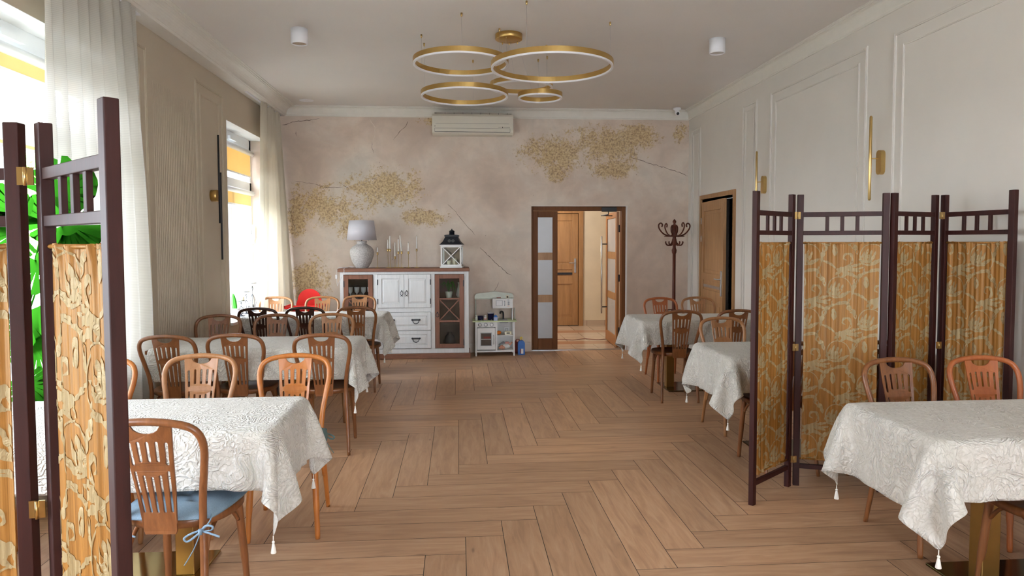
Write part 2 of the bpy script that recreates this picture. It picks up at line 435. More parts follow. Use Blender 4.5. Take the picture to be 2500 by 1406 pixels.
# floor: herringbone wood-look tiles
def make_floor():
    w = .1947; L = 6.1737; OX, OY = -2.0368, 28.137; gp = .0016
    x0, x1, y0, y1 = XL-.28, XR+.02, -3.35, 9.60
    vs, fs, uvs, cols, mi = [], [], [], [], []
    def quad(a, b, c, d, vert):
        a = (a+OX)*w+gp; b = (b+OX)*w-gp; c = (c+OY)*w+gp; d = (d+OY)*w-gp
        if a >= x1 or b <= x0 or c >= y1 or d <= y0: return
        r = random.random(); ou, ov = random.random()*40, random.random()*40
        A, B, Cc, D = max(a, x0), min(b, x1), max(c, y0), min(d, y1)
        if B-A < .004 or D-Cc < .004: return
        o = len(vs); P = [(A, Cc), (B, Cc), (B, D), (A, D)]
        for (x, y) in P: vs.append((x, y, 0.0))
        fs.append((o, o+1, o+2, o+3)); mi.append(0)
        for (x, y) in P:
            uvs.append((y-c+ou, x-a+ov) if vert else (x-a+ou, y-c+ov)); cols.append(r)
    for n in range(-6, 12):
        for k in range(-90, 60):
            bx, by = k+n*L, k-n*L
            quad(bx, bx+1, by-L, by, True)
            quad(bx, bx+L, by-1-L, by-L, False)
    o = len(vs); vs += [(x0, y0, -.0015), (x1, y0, -.0015), (x1, y1, -.0015), (x0, y1, -.0015), (x0, y0, -.2), (x1, y0, -.2), (x1, y1, -.2), (x0, y1, -.2)]
    for f in ((0, 1, 2, 3), (7, 6, 5, 4), (0, 4, 5, 1), (1, 5, 6, 2), (2, 6, 7, 3), (3, 7, 4, 0)):
        fs.append(tuple(i+o for i in f)); mi.append(1)
        for i in range(4): uvs.append((0, 0)); cols.append(0)
    me = bpy.data.meshes.new('floor'); me.from_pydata(vs, [], fs); me.materials.append(MATS['floor_planks']); me.materials.append(MATS['grout'])
    me.polygons.foreach_set('material_index', mi)
    uv = me.uv_layers.new(name='UVMap'); uv.data.foreach_set('uv', [c for p in uvs for c in p])
    ca = me.color_attributes.new('rnd', 'FLOAT_COLOR', 'CORNER'); ca.data.foreach_set('color', [q for c in cols for q in (c, c, c, 1)])
    ob = bpy.data.objects.new('floor', me); COL.objects.link(ob); struct(ob)
make_floor()
b = MB().box(XL-.3, -3.4, ZC, XR+.3, YB+.1, ZC+.15); struct(b.build('ceiling', 'plaster_ceiling'))
# left wall with window openings
WT = .30; ZS, ZT = .66, 2.80
b = MB(); ys = -3.4
for a, c in WINS+[(YB, YB)]:
    b.box(XL-WT, ys, 0, XL, a, ZC)
    if c > a:
        b.box(XL-WT, a, 0, XL, c, ZS-.03); b.box(XL-WT, a, ZT, XL, c, ZC)
    ys = c
b.box(XL-WT, YB, 0, XL, YB+.3, ZC)
struct(b.build('wall_left', 'plaster_left'))
# right wall with a doorway
DY0, DY1, DZ = 7.90, 8.96, 2.06
b = MB().box(XR, -3.4, 0, XR+.25, DY0, ZC).box(XR, DY1, 0, XR+.25, YB+.3, ZC).box(XR, DY0, DZ, XR+.25, DY1, ZC)
struct(b.build('wall_right', 'plaster_white'))
# back wall: mural with cracks, doorway
OX0, OX1, OZ = 1.0, 2.335, 2.01
b = MB()
b.box(XL, YB, 0, OX0, YB+.28, ZC, 'mural').box(OX1, YB, 0, XR, YB+.28, ZC, 'mural').box(OX0, YB, OZ, OX1, YB+.28, ZC, 'mural')
def crack(pts, w, mat):
    P = []
    rr = random.Random(len(pts)*31+int(pts[0][0]*100))
    for i in range(len(pts)-1):
        (a, c), (d, e) = pts[i], pts[i+1]; n = max(2, int(math.hypot(d-a, e-c)/.035))
        for k in range(n):
            t = k/n; P.append((a+(d-a)*t+rr.uniform(-.007, .007), c+(e-c)*t+rr.uniform(-.007, .007)))
    P.append(pts[-1]); vs = []; fs = []
    for i, p in enumerate(P):
        q0 = P[max(0, i-1)]; q1 = P[min(len(P)-1, i+1)]; dx, dz = q1[0]-q0[0], q1[1]-q0[1]; L = math.hypot(dx, dz) or 1
        ww = w*(rr.uniform(.35, 1.1))*.5*(1 if 0 < i < len(P)-1 else .1)
        vs += [(p[0]-dz/L*ww, YB-.0006, p[1]+dx/L*ww), (p[0]+dz/L*ww, YB-.0006, p[1]-dx/L*ww)]
    for i in range(len(P)-1): fs.append((2*i, 2*i+1, 2*i+3, 2*i+2))
    b.add(vs, fs, mat)
def wp(u, v):  # photograph measurements of the mural's cracks, taken on the wall's own plane (metres)
    a = (u-1250)/FPX; c = -(v-CY)/FPX
    d = fwd + R2*a + U2*c; t = YB/d.y; return (d.x*t, 1.5+d.z*t)
for pts, w, mat in [([(688, 306), (720, 297), (762, 292), (780, 289)], .007, 'crack_dark'), ([(900, 286), (916, 312), (914, 335), (909, 350)], .006, 'crack_light'),
    ([(909, 345), (908, 360), (912, 375)], .007, 'crack_dark'), ([(996, 294), (992, 308), (974, 322), (960, 342)], .008, 'crack_dark'),
    ([(720, 443), (770, 450), (800, 459), (838, 456)], .006, 'crack_dark'), ([(835, 450), (853, 463)], .006, 'crack_dark'),
    ([(1540, 384), (1590, 400), (1640, 414), (1682, 430)], .008, 'crack_dark'), ([(1071, 340), (1080, 355), (1110, 368), (1190, 395), (1240, 406)], .004, 'crack_light'),
    ([(1100, 338), (1160, 360), (1222, 395)], .004, 'crack_light'), ([(700, 505), (710, 520), (716, 545), (722, 560)], .006, 'crack_dark'),
    ([(722, 548), (720, 565), (735, 575), (760, 572)], .004, 'crack_light'), ([(1092, 497), (1108, 512), (1130, 540), (1148, 560), (1160, 575)], .006, 'crack_dark'),
    ([(1170, 603), (1200, 632), (1232, 662), (1250, 672)], .008, 'crack_dark'), ([(1232, 626), (1262, 652), (1275, 668), (1292, 684)], .006, 'crack_light'),
    ([(1275, 668), (1280, 640), (1292, 622)], .004, 'crack_light'), ([(1145, 704), (1158, 722)], .005, 'crack_light'), ([(1390, 410), (1378, 440), (1355, 475)], .004, 'crack_light'),
    ([(1406, 410), (1402, 440), (1398, 478), (1394, 495)], .004, 'crack_light'), ([(912, 372), (880, 372), (860, 385), (838, 392)], .004, 'crack_light'),
    ([(960, 580), (1010, 578), (1060, 582), (1082, 586)], .004, 'crack_light'), ([(780, 345), (800, 350), (823, 358)], .004, 'crack_light'),
    ([(1205, 712), (1215, 700), (1218, 688)], .005, 'crack_dark'), ([(722, 320), (724, 333)], .008, 'crack_dark')]:
    crack([wp(*p) for p in pts], w, mat)
struct(b.build('wall_back', fix=False))
# wall behind the camera with wide glazing
b = MB().box(XL-.3, -3.4, 0, XR+.25, -3.2, .35).box(XL-.3, -3.4, 2.85, XR+.25, -3.2, ZC).box(XL-.3, -3.4, .35, .7, -3.2, 2.85).box(2.5, -3.4, .35, XR+.25, -3.2, 2.85)
struct(b.build('wall_front', 'plaster_white'))
w5 = struct(MB().box(.7, -3.32, .35, 2.5, -3.26, .42).box(.7, -3.32, 2.78, 2.5, -3.26, 2.85).box(.7, -3.32, .35, .76, -3.26, 2.85).box(2.44, -3.32, .35, 2.5, -3.26, 2.85).box(1.57, -3.32, .35, 1.63, -3.26, 2.85).build('window_4', 'pvc'))
MB().box(.74, -3.295, .4, 2.46, -3.29, 2.8).build('pane', 'glass', w5)

# windows in the left wall
def window(n, a, c, blind=False):
    w = struct(MB().box(XL-.02, a-.004, ZS-.03, XL-WT-.0, c+.004, ZS, 'reveal_white').box(XL-.02, a, ZS-.03, XL+.03, c, ZS, 'reveal_white')
        .build('window_%d' % n))
    f = MB(); X0, X1 = XL-.27, XL-.20
    for (p, q, r, s_) in ((a, a+.07, ZS, ZT), (c-.07, c, ZS, ZT), (a, c, ZS, ZS+.07), (a, c, ZT-.13, ZT), (a, c, 2.14, 2.27)):
        f.box(X0, p, r, X1, q, s_, ch=.006)
    mids = (a+c)/2
    f.box(X0, mids-.03, ZS, X1-.01, mids+.03, 2.14, ch=.005) if not blind else None
    f.build('window_frame', 'pvc', w)
    g = MB().box(X0+.03, a+.06, ZS+.06, X0+.036, c-.06, 2.15).box(X0+.03, a+.06, 2.26, X0+.036, c-.06, ZT-.12); g.build('pane', 'glass', w)
    if True:
        for zt, zb, big in ((2.66, 2.345, 1), (2.16, 1.975, 0)):
            y0, y1 = a+.05, c-.05
            MB().tube([(X1+.025, y0-.01, zt-.03), (X1+.025, y1+.01, zt-.03)], .032, 14).build('blind_cassette', 'pvc', w)
            q = MB().box(X1+.012, y0+.03, (zb if n != 2 or big else 2.08) if not (n == 2 and big) else 2.52, X1+.015, y1-.03, zt-.03); q.build('blind', 'blind_yellow', w)
            zb2 = (zb if n != 2 or big else 2.08) if not (n == 2 and big) else 2.52
            MB().box(X1+.008, y0+.02, zb2-.02, X1+.02, y1-.02, zb2).build('blind_bar', 'pvc', w)
    MB().box(X1-.005, c-.055, 1.50, X1+.03, c-.02, 1.62).box(X1+.012, c-.048, 1.56, X1+.045, c-.028, 1.74).build('handle', 'pvc', w)
    MB().box(X1, mids-.1, ZT-.10, X1+.03, mids+.12, ZT-.06).build('vent', 'pvc', w)
    # painted reveals lining the opening
    r = MB().box(XL-WT, a-.0, ZS, XL+.002, a+.003, ZT, 'reveal_white').box(XL-WT, a, ZT-.003, XL+.002, c, ZT, 'reveal_white').box(XL-WT, c-.003, ZS, XL-.001, c, ZT, 'mural')
    r.build('reveal', None, w)
for i, (a, c) in enumerate(WINS): window(i+1, a, c)

# cornices
def cornice(name, prof, axis, a0, a1, mat='cornice'):
    b = MB(); n = len(prof)
    ends = []
    for h in (a0, a1):
        ends.append([(p[0], h, p[1]) if axis == 'y' else (h, p[0], p[1]) for p in prof])
    b.add(ends[0]+ends[1], [tuple(range(n))[::-1], tuple(range(n, 2*n))]+[(i, (i+1) % n, n+(i+1) % n, n+i) for i in range(n)])
    return struct(b.build(name, mat))
def cove(sgn, x):   # sgn: direction into room
    P = [(x, 3.19), (x+sgn*.010, 3.19), (x+sgn*.010, 3.20), (x+sgn*.016, 3.205)]
    for k in range(7):
        t = k/6*PI/2; P.append((x+sgn*(.018+.040*(1-math.cos(t))), 3.21+.085*math.sin(t)))
    P += [(x+sgn*.066, 3.297), (x+sgn*.066, 3.304), (x+sgn*.078, 3.306), (x+sgn*.078, 3.313), (x+sgn*.088, 3.315), (x+sgn*.088, ZC), (x, ZC)]
    return P
cornice('trim_1', cove(-1, XR), 'y', -3.2, YB)
cornice('trim_2', cove(-1, YB), 'x', XL+.0, XR-.0)
PL = [(XL, 3.19), (XL+.135, 3.19), (XL+.146, 3.198), (XL+.150, 3.205), (XL+.158, 3.207)]
for k in range(7):
    t = k/6*PI/2; PL.append((XL+.160+.075*(1-math.cos(t)), 3.21+.085*math.sin(t)))
PL += [(XL+.25, 3.297), (XL+.25, 3.303), (XL+.265, 3.305), (XL+.265, 3.312), (XL+.285, 3.314), (XL+.285, ZC), (XL, ZC)]
cornice('trim_3', PL, 'y', -3.2, YB)
# wall panel mouldings
TN = [4]
def panel(x, sgn, y0, y1, z0, z1, inset=.105, dbl=True):
    b = MB()
    def fr(a, c, d, e, w, h):
        for (p, q, r, s_) in ((a, a+w, d, e), (c-w, c, d, e), (a+w, c-w, d, d+w), (a+w, c-w, e-w, e)):
            b.box(x, p, r, x+sgn*h, q, s_)
            g_ = w*.3; b.box(x+sgn*h, p+g_, r+g_ if e-d == s_-r else r+g_, x+sgn*(h+.004), q-g_, s_-g_)
    fr(y0, y1, z0, z1, .028, .010)
    if dbl: fr(y0+inset, y1-inset, z0+inset, z1-inset, .018, .007)
    o = struct(b.build('trim_%d' % TN[0], 'plaster_white' if sgn < 0 else 'plaster_left')); TN[0] += 1
for y0, y1 in ((9.03, 9.39), (7.295, 7.67), (5.28, 6.97), (3.30, 4.95)):
    panel(XR, -1, y0, y1, .18, 3.03, .105 if y1-y0 > .5 else .07)
for y0, y1 in ((6.70, 7.45), (5.29, 5.69), (2.62, 3.30)):
    panel(XL, 1, y0, y1, .18, 3.03, .115)
b = MB()
for k in range(24):
    y = 5.81+k*.0362; b.tube([(XL+.001, y, .15), (XL+.001, y, 1.2), (XL+.001, y, 1.8), (XL+.001, y, 2.3), (XL+.001, y, 2.8)], [.0085, .0085, .006, .0028, .0012], 8)
struct(b.build('trim_%d' % TN[0], 'plaster_left')); TN[0] += 1
# baseboards
def basebd(name, x0, y0, x1, y1, mat='cornice'): struct(MB().box(x0, y0, 0, x1, y1, .13, ch=.006).build(name, mat))
basebd('baseboard_back', XL, YB-.018, OX0-.02, YB, 'mural'); basebd('baseboard_back_right', OX1+.01, YB-.018, XR, YB, 'reveal_white')
basebd('baseboard_right', XR-.018, DY1+.08, XR, YB-.02); basebd('baseboard_right_near', XR-.018, -3.2, XR, DY0-.09); basebd('baseboard_left', XL, -3.2, XL+.018, YB-.02)

# hallway behind the back wall
HY = 12.42
struct(MB().box(.2, 9.60, -.2, 3.9, HY+.1, 0.002).build('floor_hall', 'hall_tiles'))
struct(MB().box(.2, YB+.28, 2.6, 3.9, HY+.2, 2.7).build('ceiling_hall', 'plaster_ceiling'))
struct(MB().box(.2, HY, 0, 1.28, HY+.2, 2.6).box(2.24, HY, 0, 3.9, HY+.2, 2.6).box(1.28, HY, 2.1, 2.24, HY+.2, 2.6).build('wall_hall_back', 'hall_wall'))
struct(MB().box(.1, YB+.28, 0, .2, HY+.2, 2.6).build('wall_hall_left', 'hall_wall'))
struct(MB().box(3.9, YB+.28, 0, 4.0, HY+.2, 2.6).build('wall_hall_right', 'hall_wall'))
struct(MB().box(2.24, HY-.015, 0, 3.9, HY, .10).build('baseboard_hall', 'grout' if 0 else 'hall_tiles'))
tl = thing('added_hall_lamp', 'added ceiling lamp, out of view, lighting the hallway beyond the double door', 'ceiling lamp', (1.0, 11.2, 2.6))  # unseen lamp, added to brighten the hallway
MB().lathe([(.13, 0), (.16, -.03), (.14, -.07), (.0, -.09)], n=24).build('lamp_body', 'white_metal', tl)
hl = bpy.data.lights.new('added_hall_light', 'POINT'); hl.energy = 40; hl.color = (1, .95, .88); hl.shadow_soft_size = .12
ho = bpy.data.objects.new('added_hall_light', hl); ho.location = (0, 0, -.2); ho.parent = tl; COL.objects.link(ho)
# side room beyond the right-hand door; its dimness is put into dark surface colour
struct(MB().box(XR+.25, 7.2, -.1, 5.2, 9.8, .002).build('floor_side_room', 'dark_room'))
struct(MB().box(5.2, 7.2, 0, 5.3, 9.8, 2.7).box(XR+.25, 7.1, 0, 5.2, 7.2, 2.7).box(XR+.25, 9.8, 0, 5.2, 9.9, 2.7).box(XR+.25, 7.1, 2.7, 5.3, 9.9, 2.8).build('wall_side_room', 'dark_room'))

# double door in the back wall
def slat_leaf(M_, w, z0, z1, parent, nm, mat, st=.07):
    q = MB(); t = .04
    q.box(0, -t/2, z0, st, t/2, z1, M=M_, ch=.004).box(w-st, -t/2, z0, w, t/2, z1, M=M_, ch=.004)
    q.box(st, -t/2, z0, w-st, t/2, z0+.155, M=M_, ch=.004).box(st, -t/2, z1-.085, w-st, t/2, z1, M=M_, ch=.004)
    d = q.build(nm, mat, parent)
    MB().box(st, -.004, z0+.15, w-st, .004, z1-.08, M=M_).build('pane', 'frosted_glass', d)
    for zc in (.725, 1.315): MB().box(st, -.009, zc-.052, w-st, .009, zc+.052, M=M_).build('wood_band', 'oak_door', d)
    return d
dd = struct(bpy.data.objects.new('door_1', None)); COL.objects.link(dd)
FY0, FY1 = 9.58, 9.68
MB().box(1.0, FY0, 0, 1.028, FY1, OZ, ch=.004).box(2.27, FY0, 0, OX1-.006, FY1, OZ, ch=.004).box(1.028, FY0, 1.945, 2.27, FY1, OZ, ch=.004).build('door_frame', 'frame_brown', dd)
slat_leaf(Matrix.Translation((1.03, 9.62, 0)), .345, .012, 1.94, dd, 'sidelight', 'frame_brown')
struct(MB().box(OX1-.008, YB-.001, 0, OX1, 9.70, OZ, 'reveal_white').box(OX0, YB-.001, OZ-.006, OX1, 9.58, OZ, 'reveal_white').build('trim_%d' % TN[0])); TN[0] += 1
ML = Matrix.Translation((2.245, 9.69, 0)) @ Matrix.Rotation(math.radians(87.5), 4, 'Z')
lf = slat_leaf(ML, .90, .012, 1.94, dd, 'door_leaf', 'door_leaf_orange', .09)
hb = MB().tube([(.80, .10, .42), (.80, .10, 1.60)], .013, 10)
hb.v = [tuple(ML @ Vector(p)) for p in hb.v]; hb.build('pull_handle', 'steel', lf)
hb = MB().tube([(.80, .02, .52), (.80, .10, .52)], .009, 8).tube([(.80, .02, 1.48), (.80, .10, 1.48)], .009, 8); hb.v = [tuple(ML @ Vector(p)) for p in hb.v]; hb.build('handle_bracket', 'black_metal', lf)
MB().box(1.985, 9.56, 1.93, 2.20, FY0, 1.995, ch=.008).build('door_closer', 'door_closer', dd)
MB().tube([(2.09, 9.60, 1.93), (2.09, 9.62, 1.895), (2.02, 9.76, 1.885), (2.2, 9.86, 1.885)], .008, 8).build('closer_arm', 'door_closer', dd)
for z in (.25, 1.0, 1.7): MB().lathe([(.011, -.05), (.011, .05)], (2.262, 9.69, z), 10).build('hinge', 'black_metal', dd)
struct(MB().box(OX0, 9.57, 0, OX1, 9.64, .012).build('trim_%d' % TN[0], 'steel')); TN[0] += 1

def oak_leaf(q, w, h, t=.04):
    # frame-and-panel leaf in local x (width), y (thickness), z
    s_ = .105
    q.box(0, -t/2, .01, s_, t/2, h, ch=.003).box(w-s_, -t/2, .01, w, t/2, h, ch=.003)
    for z0, z1 in ((.01, .16), (.76, .90), (1.02, 1.11), (h-.12, h)): q.box(s_, -t/2, z0, w-s_, t/2, z1, ch=.003)
    q.box(s_, -t/2+.004, .90, w-s_, t/2-.012, .93).box(s_, -t/2+.004, .965, w-s_, t/2-.012, 1.02)
    for z0, z1 in ((.16, .76), (1.11, h-.12)):
        q.box(s_, -t/2+.008, z0, w-s_, t/2-.014, z1); q.box(s_+.04, -t/2+.002, z0+.04, w-s_-.04, t/2-.008, z1-.04, ch=.004)
    return q
def hall_door():
    d = struct(bpy.data.objects.new('door_2', None)); COL.objects.link(d)
    MB().box(1.28, HY-.03, 0, 1.345, HY+.1, 2.10, ch=.004).box(2.16, HY-.03, 0, 2.24, HY+.1, 2.10, ch=.004).box(1.345, HY-.03, 2.03, 2.16, HY+.1, 2.10, ch=.004).build('door_frame', 'oak_door', d)
    MB().box(1.28, HY+.08, 0, 2.24, HY+.12, 2.1).build('stop', 'dark_room', d)  # added backing sheet, keeps sky light out of the gap round the leaf
    q = oak_leaf(MB(), .80, 2.02); q.v = [(2.15-p[0], HY+.02-p[1], p[2]) for p in q.v]
    lf = q.build('door_leaf', 'oak_door', d)
    MB().box(1.50, HY-.003, .928, 2.045, HY+.004, .966).build('slot_strip', 'black_metal', lf)
    MB().box(2.078, HY-.012, .96, 2.112, HY-.002, 1.22, ch=.003).tube([(2.095, HY-.01, 1.14), (2.095, HY-.05, 1.14), (1.98, HY-.05, 1.14)], .008, 8).build('handle', 'steel', lf)
hall_door()
def side_door():
    d = struct(bpy.data.objects.new('door_3', None)); COL.objects.link(d)
    x0, x1 = XR-.02, XR+.20
    MB().box(x0, DY1-.0, 0, x1, DY1+.055, DZ+.055, ch=.004).box(x0, DY0-.055, 0, x1, DY0, DZ+.055, ch=.004).box(x0, DY0, DZ, x1, DY1, DZ+.055, ch=.004).build('door_frame', 'oak_door', d)
    q = oak_leaf(MB(), .97, 2.02); A = math.radians(5)
    Mx = Matrix.Translation((XR+.005, DY1-.02, 0)) @ Matrix.Rotation(-PI/2-A, 4, 'Z')
    q.v = [tuple(Mx @ Vector((p[0], -p[1], p[2]))) for p in q.v]
    lf = q.build('door_leaf', 'oak_door', d)
    q = MB().box(.105, -.016, .93, .865, -.010, .965); q.v = [tuple(Mx @ Vector(p)) for p in q.v]; q.build('glass_strip', 'chrome', lf)
    q = MB().box(.90, -.032, .86, .945, -.02, 1.16, ch=.003).tube([(.922, -.03, 1.06), (.922, -.07, 1.06), (.80, -.07, 1.06)], .009, 8); q.v = [tuple(Mx @ Vector(p)) for p in q.v]; q.build('handle', 'steel', lf)
    for z in (.3, 1.55, 1.78): MB().lathe([(.009, -.04), (.009, .04)], (XR-.012, DY1-.008, z), 10).build('hinge', 'steel', d)
side_door()

tag(MB().tube(catmull([(1.3, 10.62, .006), (1.6, 10.66, .006), (1.75, 10.55, .006), (1.95, 10.68, .006), (2.15, 10.56, .006), (2.35, 10.62, .006), (3.2, 10.5, .006)], 8), .004, 6).build('floor_cable', 'wicker_red'), 'thin red cable lying across the hallway floor tiles', 'cable')
# outdoors
struct(MB().box(-30, -15, -.6, -2.75, 30, -.5).build('ground_outside', 'ground_out'))
def tree(x, y, h, r, label):
    t = thing('garden_tree', label, 'tree', (x, y, -.5))
    MB().tube([(0, 0, 0), (.1, .05, h*.5), (0, 0, h*.9)], [.16, .12, .05], 10).build('trunk', 'trunk_bark', t)
    q = MB(); rr = random.Random(int(x*10))
    for i in range(2600):
        u = Vector((rr.gauss(0, 1), rr.gauss(0, 1), rr.gauss(0, 1))).normalized()*(rr.random()**.4)*r
        c = Vector((u.x, u.y, h*.72+u.z*1.2)); a = Vector((rr.gauss(0, 1), rr.gauss(0, 1), rr.gauss(0, 1))).normalized()*.11
        d = a.cross(Vector((rr.gauss(0, 1), rr.gauss(0, 1), rr.gauss(0, 1)))).normalized()*.05
        q.add([c-a, c+d, c+a, c-d], [(0, 1, 2, 3)])
    q.build('foliage', 'tree_leaf', t, fix=False)
tree(-9.5, 15.2, 4.2, 1.6, 'bright green garden tree seen through the big left window')
# ------------------------------------------------------------------ chairs
def plate_with_holes(outline, holes, th):
    cu = bpy.data.curves.new('tmp', 'CURVE'); cu.dimensions = '2D'; cu.fill_mode = 'BOTH'; cu.extrude = th/2-.0015; cu.bevel_depth = .0015; cu.bevel_resolution = 0
    for poly in [outline]+holes:
        sp = cu.splines.new('POLY'); sp.points.add(len(poly)-1)
        for i, (x, z) in enumerate(poly): sp.points[i].co = (x, z, 0, 1)
        sp.use_cyclic_u = True
    o = bpy.data.objects.new('tmp', cu); me = bpy.data.meshes.new_from_object(o)
    vs = [tuple(v.co) for v in me.vertices]; fs = [tuple(p.vertices) for p in me.polygons]
    bpy.data.objects.remove(o); bpy.data.curves.remove(cu); bpy.data.meshes.remove(me)
    return vs, fs
def capsule(x0, z0, x1, z1, r):
    out = []; a = math.atan2(z1-z0, x1-x0)
    for k in range(7): t = a+PI/2+k*PI/6; out.append((x0+r*math.cos(t), z0+r*math.sin(t)))
    for k in range(7): t = a-PI/2+k*PI/6; out.append((x1+r*math.cos(t), z1+r*math.sin(t)))
    return out
def seat_outline(n, f=1.0):
    P = []
    for k in range(n):
        a = 2*PI*k/n; cx, sy_ = math.cos(a), math.sin(a)
        r = 1/((abs(cx)**2.5+abs(sy_)**2.5)**(1/2.5))
        w = .203+.012*sy_
        P.append((w*cx*r*f, .198*sy_*r*f))
    return P
def make_chair():
    t = thing('bentwood_chair', 'x', 'chair')
    # back frame: one bent hoop running into the two rear legs
    half = [(.172, -.268, 0), (.163, -.228, .2), (.152, -.200, .40), (.150, -.198, .47), (.158, -.212, .57), (.176, -.238, .67), (.189, -.262, .745), (.186, -.282, .80), (.160, -.297, .838), (.10, -.308, .858), (.0, -.312, .866)]
    pts = half+[(-x, y, z) for (x, y, z) in reversed(half[:-1])]
    P = catmull(pts, 5)
    rs = [.0115+.0035*min(1, p.z/.3) if p.z < .45 else .0142 for p in P]
    MB().tube(P, rs, 12).build('back_frame', 'chair_brown', t)
    for s_ in (1, -1):
        MB().tube(catmull([(s_*.152, .128, .436), (s_*.158, .145, .3), (s_*.166, .165, .12), (s_*.170, .175, 0)], 4), [.0175]*4+[.0165]*4+[.0135]*4+[.0115], 12).build('leg', 'chair_brown', t)
        MB().tube(catmull([(s_*.157, -.214, .20), (s_*.150, -.185, .30), (s_*.146, -.130, .385), (s_*.146, -.03, .425), (s_*.150, .06, .400), (s_*.154, .125, .335)], 5), .0085, 8).build('brace', 'chair_brown', t)
    # seat
    n = 48; rings = [(1.0, .428), (1.0, .452), (.985, .459), (.93, .461), (.86, .458), (.6, .453), (.3, .451)]
    vs = []; fs = []
    for f, z in rings: vs += [(x, y, z) for x, y in seat_outline(n, f)]
    for i in range(len(rings)-1):
        for k in range(n): fs.append((i*n+k, i*n+(k+1) % n, (i+1)*n+(k+1) % n, (i+1)*n+k))
    fs.append(tuple((len(rings)-1)*n+k for k in range(n))); fs.append(tuple(reversed(range(n))))
    q = MB(); q.add(vs, fs, None, True); q.build('seat', 'chair_brown', t)
    # splat with hand hold and two rows of slots
    def hw(z): return .060+(.090-.060)*(z-.42)/(.85-.42)
    out = [(-hw(.418)+.004, .418), (hw(.418)-.004, .418), (hw(.43), .43), (hw(.6), .6), (hw(.75), .75), (.091, .855)]
    out += [(.056, .861), (.053, .848), (.044, .834), (.028, .824), (.010, .820), (-.010, .820), (-.028, .824), (-.044, .834), (-.053, .848), (-.056, .861)]
    out += [(-.091, .855), (-hw(.75), .75), (-hw(.6), .6), (-hw(.43), .43)]
    holes = []
    for i in range(-2, 3):
        x1 = i*.0325; e = abs(i) == 2
        f = lambda z: x1*hw(z)/hw(.76)
        holes.append(capsule(f(.716-(.014 if e else 0)), .716-(.014 if e else 0), f(.785-(.004 if e else 0)), .785-(.004 if e else 0), .0072))
        zt = .668 if abs(i) == 2 else (.652 if abs(i) == 1 else .646)
        holes.append(capsule(f(.508), .508, f(zt), zt, .0062))
    vs, fs = plate_with_holes(out, holes, .009)
    V = []
    for (x, z, d) in vs:
        yb = -.197 if z < .47 else -.197-(z-.47)/(.86-.47)*.108
        yb -= .012*math.sin(max(0, min(1, (z-.44)/.42))*PI)*.6
        V.append((x, yb-.010*(1-(x/.09)**2)+d - (.012 if z < .47 else .012*max(0, 1-(z-.47)/.08)), z))
    q = MB(); q.add(V, fs); q.build('splat', 'chair_brown', t)
    return t
proto = make_chair(); first = [True]
def chair(x, y, rz, label, group=None, col=None, cat='chair'):
    o = proto if first[0] else copy_tree(proto)
    first[0] = False
    o.location = (x, y, 0); o.rotation_euler = (0, 0, math.radians(rz)); o['label'] = label; o['category'] = 'chair'
    if group: o['group'] = group
    elif 'group' in o: del o['group']
    if col: todo.append((o, col))
    return o
todo = []
GL = 'bentwood chairs around the left-hand tables'; GR = 'bentwood chairs around the right-hand tables'
LCH = []
